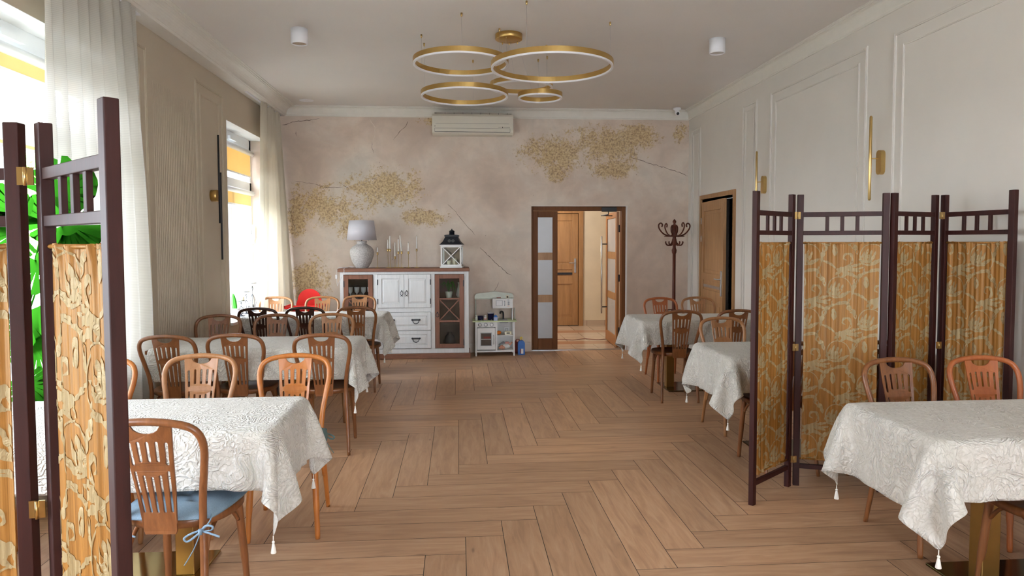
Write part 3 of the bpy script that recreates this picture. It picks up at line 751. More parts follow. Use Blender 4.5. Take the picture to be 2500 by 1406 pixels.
CH = [  # colours mostly stand for lighting on each chair; the very dark pair is real
 # left, nearest table
 (-1.10, 2.86, -4, 'brown bentwood chair with blue seat cushion, back to the camera beside the left screen', GL, 'chair_brown'),
 (-.905, 3.70, 184, 'orange bentwood chair behind the right end of the nearest left table', GL, 'chair_lit_orange'),
 (-1.44, 3.74, 183, 'pale honey bentwood chair behind the middle of the nearest left table', GL, 'chair_lit_honey'),
 (-1.985, 3.68, 176, 'orange bentwood chair behind the nearest left table, mostly hidden by the left screen', GL, 'chair_lit_orange'),
 # second table
 (-2.00, 5.22, -2, 'brown bentwood chair before the second left table, beside the long sheer curtain', GL, 'chair_brown'),
 (-1.56, 5.25, 0, 'brown bentwood chair at the near side of the second left table, middle of three', GL, 'chair_brown'),
 (-.965, 5.20, 2, 'brown bentwood chair at the near right corner of the second left table', GL, 'chair_brown'),
 (-2.10, 6.00, 182, 'brown bentwood chair behind the second left table, nearest the fluted wall', GL, 'chair_brown'),
 (-1.62, 6.00, 178, 'brown bentwood chair behind the second left table, middle of three', GL, 'chair_brown'),
 (-1.13, 6.02, 181, 'light brown bentwood chair behind the right part of the second left table', GL, 'chair_lit_honey'),
 # third table
 (-1.96, 7.27, -2, 'very dark bentwood chair at the near side of the far left table, nearest the window', GL, 'chair_dark'),
 (-1.52, 7.30, 0, 'very dark bentwood chair at the near side of the far left table, middle of three', GL, 'chair_dark'),
 (-1.02, 7.30, 0, 'dark brown bentwood chair before the far left table, closest to the aisle', GL, 'chair_brown'),
 (-2.15, 8.09, 180, 'brown bentwood chair behind the far left table, nearest the window curtain', GL, 'chair_lit_honey'),
 (-1.60, 8.08, 182, 'honey bentwood chair behind the far left table, just in front of the red high chair', GL, 'chair_lit_honey'),
 (-1.195, 8.20, 180, 'honey bentwood chair behind the far left table, in front of the white cabinet', GL, 'chair_lit_honey'),
 # right side
 (2.345, 3.25, 180, 'brown bentwood chair behind the nearest right table, left of the pair', GR, 'chair_brown'),
 (2.83, 3.27, 177, 'orange bentwood chair behind the nearest right table, right of the pair', GR, 'chair_lit_red'),
 (2.37, 2.58, -8, 'brown bentwood chair at the near side of the nearest right table', GR, 'chair_brown'),
 (2.21, 5.36, 183, 'light brown bentwood chair behind the middle right table, left of the screen edge', GR, 'chair_lit_honey'),
 (2.12, 4.50, 0, 'brown bentwood chair behind the right screen, left one at the middle right table', GR, 'chair_brown'),
 (2.66, 4.50, 0, 'brown bentwood chair behind the right screen, right one at the middle right table', GR, 'chair_brown'),
 (2.075, 6.575, -3, 'dark bentwood chair, back to the camera, at the far right table', GR, 'chair_brown'),
 (2.62, 6.59, -3, 'brown bentwood chair at the near side of the far right table, beside the screen post', GR, 'chair_brown'),
 (2.30, 7.47, 182, 'reddish bentwood chair behind the far right table, in front of the coat rack', GR, 'chair_lit_red'),
 (2.74, 7.50, 180, 'honey bentwood chair behind the far right table, in front of the open oak door', GR, 'chair_lit_honey'),
]
for c in CH: LCH.append(chair(*c))
for o, c in todo:
    if c != 'chair_brown': recolor(o, 'chair_brown', c)

# ------------------------------------------------------------------ tables and cloths
def drape(LX, LY, over, seed, steps=260, ov2=.03):
    """small cloth relaxation: a flat cloth falls over a rounded table prism"""
    sp = .026; nx = int(round((LX+over+ov2)/sp))+1; ny = int(round((LY+2*over)/sp))+1
    xs = np.linspace(-LX/2-ov2, LX/2+over, nx); ys = np.linspace(-LY/2-over, LY/2+over, ny)
    X, Y = np.meshgrid(xs, ys, indexing='ij'); rng = np.random.RandomState(seed)
    P = np.stack([X, Y, np.zeros_like(X)+.004], -1); P += rng.uniform(-.002, .002, P.shape)
    # a gentle pre-bend so corners fall in different ways
    V = np.zeros_like(P); hx, hy = LX/2-.012, LY/2-.012; R = .014
    dx, dy = xs[1]-xs[0], ys[1]-ys[0]; dd_ = math.hypot(dx, dy)
    con = []
    for st in (0, 1):
        con.append(((slice(st, nx-1, 2), slice(None)), (slice(st+1, nx, 2), slice(None)), dx, 1.))
        con.append(((slice(None), slice(st, ny-1, 2)), (slice(None), slice(st+1, ny, 2)), dy, 1.))
        con.append(((slice(st, nx-1, 2), slice(0, ny-1)), (slice(st+1, nx, 2), slice(1, ny)), dd_, .45))
        con.append(((slice(st, nx-1, 2), slice(1, ny)), (slice(st+1, nx, 2), slice(0, ny-1)), dd_, .45))
    for st in range(4):
        con.append(((slice(st, nx-2, 4), slice(None)), (slice(st+2, nx, 4), slice(None)), 2*dx, .15))
        con.append(((slice(None), slice(st, ny-2, 4)), (slice(None), slice(st+2, ny, 4)), 2*dy, .15))
    cc = []
    for A, B, L, k in con:
        a = P[A]; b = P[B]; na, nb = a.shape[0], b.shape[0]; m0 = min(a.shape[0], b.shape[0]); m1 = min(a.shape[1], b.shape[1])
        cc.append((A, B, L, k, m0, m1))
    dt = .011
    for it in range(steps):
        V[..., 2] -= 9.8*dt; V *= .985 if it < steps*.7 else .93
        Q = P+V*dt
        for sub in range(14):
            for A, B, L, k, m0, m1 in cc:
                a = Q[A][:m0, :m1]; b = Q[B][:m0, :m1]; d = b-a; l = np.sqrt((d*d).sum(-1, keepdims=True))+1e-9
                c = d*((l-L)/l*.5*k); a += c; b -= c
            # prism collision (rounded)
            qx, qy, qz = Q[..., 0], Q[..., 1], Q[..., 2]
            ax = np.abs(qx)-hx; ay = np.abs(qy)-hy; az = qz+R
            ox = np.maximum(ax, 0); oy = np.maximum(ay, 0); oz = np.maximum(az, 0)
            out = np.sqrt(ox**2+oy**2+oz**2); ins = np.minimum(np.maximum(np.maximum(ax, ay), az), 0); sd = out+ins-R
            hit = sd < 0
            top = hit & (az > np.maximum(ax, ay)) & (ins < 0)
            sx_ = hit & (ins < 0) & ~top & (ax >= ay); sy_ = hit & (ins < 0) & ~top & (ay > ax)
            qz[top] = 0
            qx[sx_] = np.sign(qx[sx_])*(hx+R); qy[sy_] = np.sign(qy[sy_])*(hy+R)
            sh = hit & (ins >= 0) & (out > 1e-6)
            fct = R/np.maximum(out, 1e-6)
            qx[sh] = (np.sign(qx)*(np.minimum(np.abs(qx), hx)+ox*fct))[sh]; qy[sh] = (np.sign(qy)*(np.minimum(np.abs(qy), hy)+oy*fct))[sh]; qz[sh] = (np.where(az > 0, -R+oz*fct, qz))[sh]
        V = (Q-P)/dt
        onT = (np.abs(Q[..., 0]) < hx) & (np.abs(Q[..., 1]) < hy)
        V[onT] *= .3; V = np.clip(V, -4, 4)
        P = Q
    return P, nx, ny, xs, ys
CLOTHS = {}
def cloth_mesh(LX, LY, over, seed):
    k = (LX, LY, over, seed)
    if k in CLOTHS: return CLOTHS[k]
    P, nx, ny, xs, ys = drape(LX, LY, over, seed)
    P[..., 2] += .0025
    me = bpy.data.meshes.new('tablecloth'); idx = lambda i, j: i*ny+j
    fs = [(idx(i, j), idx(i+1, j), idx(i+1, j+1), idx(i, j+1)) for i in range(nx-1) for j in range(ny-1)]
    me.from_pydata([tuple(p) for p in P.reshape(-1, 3)], [], fs)
    uv = me.uv_layers.new(name='UVMap')
    arr = np.zeros((len(fs)*4, 2)); 
    lv = np.zeros(len(fs)*4, dtype=int); me.loops.foreach_get('vertex_index', lv)
    arr[:, 0] = xs[lv//ny]; arr[:, 1] = ys[lv % ny]; uv.data.foreach_set('uv', arr.ravel())
    me.polygons.foreach_set('use_smooth', [True]*len(fs)); me.materials.append(MATS['tablecloth'])
    corners = [P[0, 0], P[-1, 0], P[0, -1], P[-1, -1]]
    CLOTHS[k] = (me, corners); return CLOTHS[k]
TH = .752
def dining_table(cx, cy, LX, LY, lab, clab, seed, rot=0, plate_dy=.08, plate='brass_plate', over=.204, colx=.24, rz=0):
    t = thing('dining_table', lab, 'table', (cx, cy, 0), math.radians(rz), 'pedestal dining tables under cream cloths')
    MB().box(-LX/2+.02, -LY/2+.02, TH-.034, LX/2-.02, LY/2-.02, TH-.006, ch=.006).build('tabletop', 'frame_brown', t)
    MB().box(-.31, plate_dy-.22, 0, .31, plate_dy+.22, .012, ch=.003).build('base_plate', plate, t)
    for s_ in (-1, 1):
        MB().box(s_*colx-.04, plate_dy-.04, .012, s_*colx+.04, plate_dy+.04, TH-.03, ch=.003).build('column', 'brass_shaded', t)
    me, corners = cloth_mesh(LX, LY, over, seed)
    c = bpy.data.objects.new('tablecloth', me); COL.objects.link(c)
    c.location = (cx, cy, TH+.001); c.rotation_euler = (0, 0, math.radians(rz)+(PI if rot else 0))
    so = c.modifiers.new('s', 'SUBSURF'); so.levels = 1; so.render_levels = 1
    sd = c.modifiers.new('t', 'SOLIDIFY'); sd.thickness = .0012; sd.offset = 1
    tag(c, clab, 'tablecloth', 'cream embossed tablecloths')
    for p in corners[1::2]:
        q = MB(); x, y, z = p
        q.tube([(x, y, z+.005), (x, y, z-.016)], .002, 6).ball((x, y, z-.020), .006, None, 10).lathe([(.004, 0), (.007, -.015), (.011, -.038), (.010, -.040)], (x, y, z-.024), 14)
        q.build('tassel', 'tassel', c)
    return t
LT = 1.48
dining_table(-1.475, 3.125, LT, .68, 'brass pedestal table nearest the camera on the left', 'cream cloth with tasselled corners on the nearest left table', 3)
dining_table(-1.495, 5.38, LT, .67, 'brass pedestal table, second row on the left', 'cream cloth on the second left table, hanging into the aisle', 5)
dining_table(-1.50, 7.455, LT, .65, 'brass pedestal table of the far left row by the white cabinet', 'cream cloth on the far left table in front of the white cabinet', 4)
dining_table(2.465, 2.76, 1.38, .67, 'pedestal table nearest the camera on the right', 'cream cloth with a long pointed corner on the nearest right table', 8, 1, .03, 'dark_plate', colx=.20)
dining_table(2.43, 4.70, 1.38, .74, 'pedestal table behind the right folding screen', 'cream cloth on the middle right table, half hidden by the screen', 11, 1, .1, 'dark_plate')
dining_table(2.41, 6.79, 1.38, .68, 'pedestal table of the far right row near the coat rack', 'cream cloth with tasselled corners on the far right table', 8, 1, .22, 'dark_plate')

# seat cushions
def cushion(x, y, rz, mat, label, ties=True):
    c = thing('seat_cushion', label, 'cushion', (x, y, .463), math.radians(rz))
    n = 40; q = MB()
    def prof(u, v):
        # tufted pad
        e = max(abs(u), abs(v)); h = .026*(1-e**6)
        for (a, b_) in ((-.33, -.33), (.33, -.33), (-.33, .33), (.33, .33), (0, 0)):
            d = math.hypot(u-a, v-b_); h -= .016*math.exp(-(d/.09)**2)
        h -= .004*math.exp(-((abs(u)-abs(v))/.06)**2)
        return h+.008
    vs = []; fs = []
    for i in range(n+1):
        for j in range(n+1):
            u, v = -1+2*i/n, -1+2*j/n; k = 1-.10*abs(u*v)**2
            w = .205+.012*v
            vs.append((u*w*k, v*.205*k, prof(u, v)))
    fs = [(i*(n+1)+j, (i+1)*(n+1)+j, (i+1)*(n+1)+j+1, i*(n+1)+j+1) for i in range(n) for j in range(n)]
    m_ = len(vs); 
    for i in range(n+1):
        for j in range(n+1): x_, y_, z_ = vs[i*(n+1)+j]; vs.append((x_, y_, .0))
    fs += [tuple(m_+k for k in reversed(f)) for f in fs[:n*n]]
    for i in range(n):
        for (a, b_) in ((i*(n+1), (i+1)*(n+1)), ((i+1)*(n+1)+n, i*(n+1)+n), (i+1, i), (n*(n+1)+i, n*(n+1)+i+1)):
            fs.append((a, b_, b_+m_, a+m_))
    q.add(vs, fs, None, True); q.build('pad', mat, c)
    if ties:
        for s_ in (1, -1):
            X, Y = s_*.155, -.205
            k = MB()
            k.tube(catmull([(s_*.17, -.17, .012), (s_*.178, -.2, .0), (X+s_*.012, Y-.02, -.02), (X, Y-.022, -.028)], 5), .003, 6)
            k.tube(catmull([(X, Y-.02, -.028), (X-.035, Y-.03, -.038), (X-.06, Y-.032, -.055), (X-.045, Y-.03, -.066), (X, Y-.024, -.032)], 5), .0042, 6, flat=.5)
            k.tube(catmull([(X, Y-.02, -.028), (X+.02, Y-.03, -.008), (X+.045, Y-.03, -.01), (X+.04, Y-.028, -.025), (X, Y-.024, -.03)], 5), .0042, 6, flat=.5)
            k.tube(catmull([(X, Y-.024, -.03), (X-.02, Y-.04, -.09), (X-.055, Y-.045, -.15)], 6), .005, 6, flat=.35)
            k.tube(catmull([(X, Y-.024, -.03), (X+.03, Y-.035, -.032), (X+.075, Y-.04, -.045)], 6), .0045, 6, flat=.35)
            k.tube([(X, Y-.03, -.02), (X, Y-.032, -.04)], .008, 8)
            k.build('tie', mat, c)
    return c
cushion(-1.10, 2.86, -4, 'cushion_blue', 'blue tufted seat cushion tied with bows to the nearest chair')
cushion(-.905, 3.70, 184, 'cushion_green', 'dark green seat cushion under the cloth edge on the orange chair')

# ------------------------------------------------------------------ folding screens
def lobed(pts, wmax, lobes, side=0, n=None):
    P = catmull([(p[0], p[1], 0) for p in pts], 7); N = len(P); L, R_ = [], []
    for i, p in enumerate(P):
        t = i/(N-1); a = P[max(0, i-1)]; b_ = P[min(N-1, i+1)]; d = (b_-a); d.normalize()
        w = wmax*(math.sin(PI*min(1, t*.92+.04))**.7)*(.50+.5*abs(math.sin(lobes*PI*t))) if lobes else wmax*(1-.55*t)
        nx, ny = -d.y, d.x
        wl = w*(1 if side <= 0 else .35); wr = w*(1 if side >= 0 else .35)
        sh = -.6*w if lobes else 0   # lobes point backwards
        L.append((p.x+nx*wl+d.x*sh, p.y+ny*wl+d.y*sh)); R_.append((p.x-nx*wr+d.x*sh, p.y-ny*wr+d.y*sh))
    return [(L[i], R_[i], R_[i+1], L[i+1]) for i in range(N-1)]
K = 1/1671.
def motif():
    q = []
    def S_(pts, w, lob=0, side=0): q.extend(lobed([((x-500)*K, -(y-1000)*K) for x, y in pts], w*K*.85, lob, side))
    # round stem
    S_([(412, 1075), (400, 1010), (425, 940), (480, 905), (550, 912), (600, 955), (622, 1020), (622, 1105), (600, 1150)], 7)
    S_([(400, 1030), (420, 1090), (480, 1110), (550, 1098), (615, 1045)], 13, 5)
    # flower petals
    for a in ([(450, 1090), (425, 1040), (440, 975)], [(462, 1095), (455, 1020), (475, 945)], [(475, 1095), (495, 1020), (510, 960)], [(490, 1095), (525, 1030), (545, 975)],
              [(500, 1100), (550, 1075), (612, 1046)], [(430, 1085), (405, 1050), (425, 1010)], [(470, 1085), (475, 1050), (480, 1000)]):
        S_(a, 19, 3)
    S_([(440, 1040), (425, 1020), (440, 1000), (458, 1020), (445, 1050)], 7)
    S_([(520, 910), (560, 885), (600, 875)], 15, 3); S_([(505, 900), (500, 875), (520, 855)], 10, 2)
    # leafy C branch between flowers
    S_([(600+0, 1155), (560, 1170), (505, 1180), (440, 1195), (390, 1240), (360, 1310), (345, 1390)], 9)
    S_([(470, 1180), (405, 1215), (365, 1280), (345, 1350), (335, 1410)], 30, 5)
    S_([(345, 1390), (390, 1405), (440, 1435), (478, 1470)], 18, 4)
    S_([(470, 1185), (520, 1160), (590, 1150)], 15, 3); S_([(450, 1190), (440, 1165), (445, 1140)], 9, 2)
    S_([(590, 1160), (605, 1215), (650, 1270), (668, 1330)], 32, 4); S_([(570, 1180), (600, 1150), (598, 1120)], 12, 2)
    # drop bulb
    S_([(462, 1225), (452, 1275), (462, 1345)], 22, 2); S_([(468, 1240), (482, 1290), (470, 1340)], 12, 2)
    # scroll and spray
    S_([(540, 1455), (600, 1430), (625, 1380), (605, 1325), (560, 1325), (545, 1365), (575, 1385)], 17, 5)
    S_([(478, 1480), (540, 1470), (620, 1480), (700, 1500)], 28, 5); S_([(520, 1490), (600, 1520), (680, 1560)], 26, 4)
    S_([(560, 1470), (640, 1440), (710, 1420)], 22, 4); S_([(520, 1480), (490, 1510), (470, 1535)], 20, 2); S_([(540, 1490), (545, 1530), (525, 1560)], 13, 2)
    S_([(630, 1470), (680, 1470), (730, 1455)], 16, 3)
    return q
MOT = motif()
def fabric(w, z0, z1, off, seed):
    b = MB(); rr = random.Random(seed); ph = [rr.uniform(0, 6.28) for _ in range(4)]
    def yy(x, z): 
        e = min(abs(z-z0), abs(z1-z)); g_ = 1+1.6*math.exp(-e/.03)
        return (.0022*math.sin(x*95+ph[0])+.0018*math.sin(x*210+ph[1]+z)+.003*math.sin(x*31+ph[2]+z*1.5))*g_
    nx, nz = 90, 30; vs = []; fs = []
    for sgn in (-1, 1):
        o = len(vs)
        for i in range(nx+1):
            for j in range(nz+1):
                x = -w/2+w*i/nx; z = z0+(z1-z0)*j/nz; pin = .004*math.sin(PI*j/nz)
                zz = z-(.006*math.sin(PI*i/nx)*(j/nz))
                vs.append((x*(1-pin/w*2), yy(x, z)+sgn*.0012, zz+(.0015*math.sin(x*300) if j in (0, nz) else 0)))
        fs += [(o+i*(nz+1)+j, o+(i+1)*(nz+1)+j, o+(i+1)*(nz+1)+j+1, o+i*(nz+1)+j+1) if sgn < 0 else (o+i*(nz+1)+j+1, o+(i+1)*(nz+1)+j+1, o+(i+1)*(nz+1)+j, o+i*(nz+1)+j) for i in range(nx) for j in range(nz)]
    b.add(vs, fs, 'damask_amber', True)
    for zr in (z0+.004, z1-.008): b.tube([(-w/2-.012, 0, zr), (w/2+.012, 0, zr)], .0055, 8, 'damask_amber')
    PX, PZ = .350, .389
    for r in range(-1, 6):
        for c in range(-2, 4):
            for h in (0, 1):
                ox = off+c*PX+h*PX/2; oz = z0+r*PZ+h*PZ/2+.1
                for qd in MOT:
                    P = [(x+ox, z+oz) for x, z in qd]
                    if max(p[0] for p in P) < -w/2 or min(p[0] for p in P) > w/2 or max(p[1] for p in P) < z0 or min(p[1] for p in P) > z1: continue
                    P = [(min(max(x, -w/2+.001), w/2-.001), min(max(z, z0+.004), z1-.004)) for x, z in P]
                    for sgn in (-1, 1):
                        b.add([(x*(1-.008*math.sin(PI*(z-z0)/(z1-z0))/w), yy(x, z)+sgn*.0026, z-.006*math.sin(PI*(x+w/2)/w)*((z-z0)/(z1-z0))) for x, z in P], [(0, 1, 2, 3)], 'damask_motif')
    return b
def screen(label, panels, hinges, ground=0):
    s = thing('folding_screen', label, 'folding screen')
    for i, ((ax, ay), (bx, by)) in enumerate(panels):
        w = math.hypot(bx-ax, by-ay); an = math.atan2(by-ay, bx-ax)
        Mx = Matrix.Translation(((ax+bx)/2, (ay+by)/2, 0)) @ Matrix.Rotation(an, 4, 'Z')
        h = w/2; q = MB()
        for z0, z1 in ((1.653, 1.681), (1.542, 1.568), (.108, .136)): q.box(-h+.017, -.011, z0, h-.017, .011, z1, ch=.002)
        for sg in (-1, 1): q.box(sg*h-.018, -.015, 0, sg*h+.018, .015, 1.788, ch=.0025)
        pf = q.build('panel_frame', 'screen_wood', s); pf.matrix_local = Mx
        for k in (-1, 0, 1): MB().box(k*.083-.010, -.007, 1.566, k*.083+.010, .007, 1.655, ch=.0015).build('slat', 'screen_wood', pf)
        fabric(w-.052, .165, 1.503, .05+i*.11, i*7+int(ax*10)).build('fabric_panel', None, pf, fix=False)
    for (x, y, rz) in hinges:
        for z in (.17, .86, 1.66):
            Mx = Matrix.Translation((x, y, z)) @ Matrix.Rotation(rz, 4, 'Z')
            q = MB().box(-.018, -.0185, -.020, -.004, -.0155, .022, M=Mx).box(.004, -.0185, -.020, .018, -.0155, .022, M=Mx).tube([Mx @ Vector((0, -.02, -.022)), Mx @ Vector((0, -.02, .022))], .004, 8)
            q.build('hinge', 'brass', s)
    return s
screen('folding screen with four damask panels standing at the right, behind two chairs', [((1.667, 3.80), (2.010, 4.075)), ((2.073, 4.095), (2.515, 3.935)), ((2.560, 3.925), (2.93, 4.09)), ((2.99, 4.085), (3.085, 3.665))],
       [(2.042, 4.082, 0), (2.962, 4.085, 0)])
screen('folding screen at the left edge, closest to the camera, in front of the window', [((-.690, 1.45), (-.985, 1.755)), ((-1.052, 1.755), (-1.49, 1.775))], [(-1.02, 1.752, .1)])

# ------------------------------------------------------------------ curtains
def curtain(name, y_top, y_bot, zt, zb, folds, label, mat, xc=-2.30, amp=.040, flare_x=0, seed=1):
    rr = random.Random(seed); n = folds*14; nz = 44; vs = []; ph = [rr.uniform(-.6, .6) for _ in range(folds+1)]; am = [rr.uniform(.6, 1.3) for _ in range(folds+1)]
    for j in range(nz+1):
        v = j/nz; z = zt+(zb-zt)*v
        ya = y_top[0]+(y_bot[0]-y_top[0])*(v**.8); yb = y_top[1]+(y_bot[1]-y_top[1])*min(1, v*1.5)**1.1
        for i in range(n+1):
            u = i/n; f = u*folds; k = int(min(f, folds-1)); a = amp*am[k]*(.45+.75*min(1, v*2.5))
            y = ya+(yb-ya)*(u+.012*math.sin(f*2*PI*1.0+1+ph[k]*v)); 
            top = max(0, 1-v*22)
            x = xc+flare_x*max(0, u-.35)*v+a*math.sin(2*PI*f+ph[k]*v*.8)+.010*math.sin(2*PI*f*.37+v*2+seed)+top*.008*math.sin(2*PI*f*3)
            vs.append((x, y, z+(.004*math.sin(2*PI*f) if j == nz else 0)))
    fs = [(j*(n+1)+i, j*(n+1)+i+1, (j+1)*(n+1)+i+1, (j+1)*(n+1)+i) for j in range(nz) for i in range(n)]
    q = MB(); q.add(vs, fs, None, True); o = q.build(name, mat, fix=False)
    tag(o, label, 'curtain'); return o
curtain('sheer_curtain', (4.13, 5.24), (4.09, 5.36), 3.185, .05, 8, 'long sheer off-white curtain beside the fluted wall panel and the big left window', 'curtain_sheer', -2.30, seed=2)
curtain('sheer_curtain', (8.52, 9.43), (8.25, 9.45), 3.185, .05, 8, 'cream sheer curtain in the far left corner beside the mural wall', 'curtain_far', -2.315, amp=.034, flare_x=.24, seed=5)
for (a, b_) in ((3.6, 5.40), (8.0, 9.46)):
    tag(MB().box(-2.35, a, 3.178, -2.32, b_, 3.1895).build('curtain_track', 'white_metal'), 'white curtain track under the cornice, %s' % ('over the near curtain' if a < 5 else 'over the far corner curtain'), 'curtain track')

# ------------------------------------------------------------------ white cabinet
def cabinet():
    X0, X1, Y0, Y1 = -1.52, .130, 9.06, 9.48
    c = thing('display_cabinet', 'long white cabinet with brown pine top, glazed side doors and drawers, against the mural wall', 'cabinet', ((X0+X1)/2, 9.27, 0))
    T_ = Matrix.Translation((-(X0+X1)/2, -9.27, 0))
    def B(q, n, m=None, p=c):
        q.v = [tuple(T_ @ Vector(v)) for v in q.v]; return q.build(n, m, p)
    cx = [X0, -1.475, -1.10, -1.045, -.36, -.31, .07, X1]
    # carcass
    q = MB()
    q.box(X0, Y0, .07, X0+.045, Y1, 1.135, ch=.003).box(X1-.06, Y0, .07, X1, Y1, 1.135, ch=.003).box(X0+.045, Y1-.02, .07, X1-.06, Y1, 1.135)
    q.box(X0+.045, Y0, .07, X1-.06, Y1-.02, .13, ch=.003).box(X0+.045, Y0, 1.10, X1-.06, Y1-.02, 1.135, ch=.003)
    q.box(-1.10, Y0, .13, -1.045, Y1-.02, 1.10, ch=.003).box(-.36, Y0, .13, -.31, Y1-.02, 1.10, ch=.003)
    q.box(-1.045, Y0, .61, -.36, Y1-.02, .665, ch=.002).box(-1.045, Y0+.002, .366, -.36, Y0+.3, .376)
    B(q, 'body', 'cabinet_white')
    q = MB().box(-1.475, Y0+.05, .131, -1.10, Y1-.021, .134).box(-.31, Y0+.05, .131, .07, Y1-.021, .134)
    for x0, x1 in ((-1.475, -1.10), (-.31, .07)):
        q.box(x0, Y1-.03, .13, x1, Y1-.021, 1.10).box(x0, Y0+.03, .13, x0+.004, Y1-.03, 1.10).box(x1-.004, Y0+.03, .13, x1, Y1-.03, 1.10)
        q.box(x0, Y0+.05, .44, x1, Y1-.03, .455).box(x0, Y0+.05, .76, x1, Y1-.03, .775)
    B(q, 'interior', 'cabinet_inside')
    B(MB().box(X0-.025, Y0-.04, 1.135, X1+.012, Y1+.02, 1.178, ch=.008), 'top', 'cabinet_pine')
    B(MB().box(X0-.02, Y0-.03, 0, X1+.02, Y1+.01, .07, ch=.008), 'plinth', 'cabinet_pine')
    # glazed doors
    for (x0, x1, hx) in ((-1.470, -1.103, 1), (-.307, .067, -1)):
        q = MB(); s_ = .058; y0, y1 = Y0-.014, Y0+.006; z0, z1 = .136, 1.096
        q.box(x0, y0, z0, x0+s_, y1, z1, ch=.003).box(x1-s_, y0, z0, x1, y1, z1, ch=.003).box(x0+s_, y0, z0, x1-s_, y1, z0+.055, ch=.003).box(x0+s_, y0, z1-.055, x1-s_, y1, z1, ch=.003)
        q.box(x0+s_, y0+.003, .475, x1-s_, y1, .50).box(x0+s_, y0+.003, .77, x1-s_, y1, .79)
        d = B(q, 'glazed_door', 'cabinet_pine_vertical')
        q = MB(); za, zb = .50, .77; xa, xb = x0+s_, x1-s_
        for (p, r) in (((xa, za), (xb, zb)), ((xa, zb), (xb, za))):
            dx, dz = r[0]-p[0], r[1]-p[1]; L = math.hypot(dx, dz); nx, nz = -dz/L*.007, dx/L*.007
            q.prism([(p[0]+nx, p[1]+nz), (p[0]-nx, p[1]-nz), (r[0]-nx, r[1]-nz), (r[0]+nx, r[1]+nz)], y0+.002, y1-.004, 'y')
        B(q, 'cross_bars', 'cabinet_pine_vertical', d)
        B(MB().box(x0+s_, y1-.006, z0+.05, x1-s_, y1-.003, z1-.05), 'pane', 'glass', d)
        kx = x1-.03 if hx > 0 else x0+.03
        B(MB().tube(catmull([(kx, y0-.006, .60), (kx-.018, y0-.012, .575), (kx-.012, y0-.012, .55), (kx, y0-.01, .545), (kx+.012, y0-.012, .55), (kx+.018, y0-.012, .575), (kx, y0-.006, .60)], 4), .0035, 6).ball((kx, y0-.006, .602), .008), 'handle', 'black_metal', d)
        hx_ = x0+.004 if hx > 0 else x1-.004
        for z in (.21, .98): B(MB().box(hx_-.006, y0-.004, z-.04, hx_+.006, y0+.004, z+.04), 'hinge', 'black_metal', d)
    # panelled doors
    def rpanel(q, x0, x1, z0, z1, y, fr):
        q.box(x0, y-.014, z0, x0+fr, y, z1, ch=.002).box(x1-fr, y-.014, z0, x1, y, z1, ch=.002).box(x0+fr, y-.014, z0, x1-fr, y, z0+fr, ch=.002).box(x0+fr, y-.014, z1-fr, x1-fr, y, z1, ch=.002)
        a, b_, c_, d_ = x0+fr, x1-fr, z0+fr, z1-fr; k = .028
        vs = [(a, y-.002, c_), (b_, y-.002, c_), (b_, y-.002, d_), (a, y-.002, d_), (a+k, y-.013, c_+k), (b_-k, y-.013, c_+k), (b_-k, y-.013, d_-k), (a+k, y-.013, d_-k)]
        q.add(vs, [(0, 1, 5, 4), (1, 2, 6, 5), (2, 3, 7, 6), (3, 0, 4, 7), (4, 5, 6, 7)])
    for x0, x1, s_ in ((-1.042, -.704, 1), (-.701, -.363, -1)):
        q = MB(); rpanel(q, x0, x1, .668, 1.097, Y0, .052); d = B(q, 'panelled_door', 'cabinet_white')
        kx = x1-.03 if s_ > 0 else x0+.03; y0 = Y0-.014
        B(MB().tube(catmull([(kx, y0-.006, .885), (kx-.018, y0-.012, .865), (kx-.014, y0-.012, .842), (kx, y0-.012, .825), (kx+.014, y0-.012, .842), (kx+.018, y0-.012, .865), (kx, y0-.006, .885)], 4), .0035, 6).ball((kx, y0-.006, .887), .008).tube(catmull([(kx-.014, y0-.01, .815), (kx, y0-.012, .828), (kx+.014, y0-.01, .815)], 4), .003, 6), 'handle', 'black_metal', d)
        hx_ = x0+.002 if s_ > 0 else x1-.002
        for z in (.75, 1.0): B(MB().box(hx_-.006, y0-.004, z-.035, hx_+.006, y0+.004, z+.035), 'hinge', 'black_metal', d)
    for z0, z1 in ((.378, .607), (.138, .364)):
        q = MB(); rpanel(q, -1.042, -.363, z0, z1, Y0, .045); d = B(q, 'drawer', 'cabinet_white'); y0 = Y0-.014; zc = (z0+z1)/2
        for kx in (-.885, -.555):
            B(MB().box(kx-.048, y0-.006, zc+.008, kx+.048, y0, zc+.026, ch=.003).tube(catmull([(kx-.042, y0-.01, zc+.012), (kx-.03, y0-.02, zc-.018), (kx, y0-.022, zc-.032), (kx+.03, y0-.02, zc-.018), (kx+.042, y0-.01, zc+.012)], 4), .005, 6).ball((kx-.048, y0-.004, zc+.017), .012).ball((kx+.048, y0-.004, zc+.017), .012), 'handle', 'black_metal', d)
cabinet()
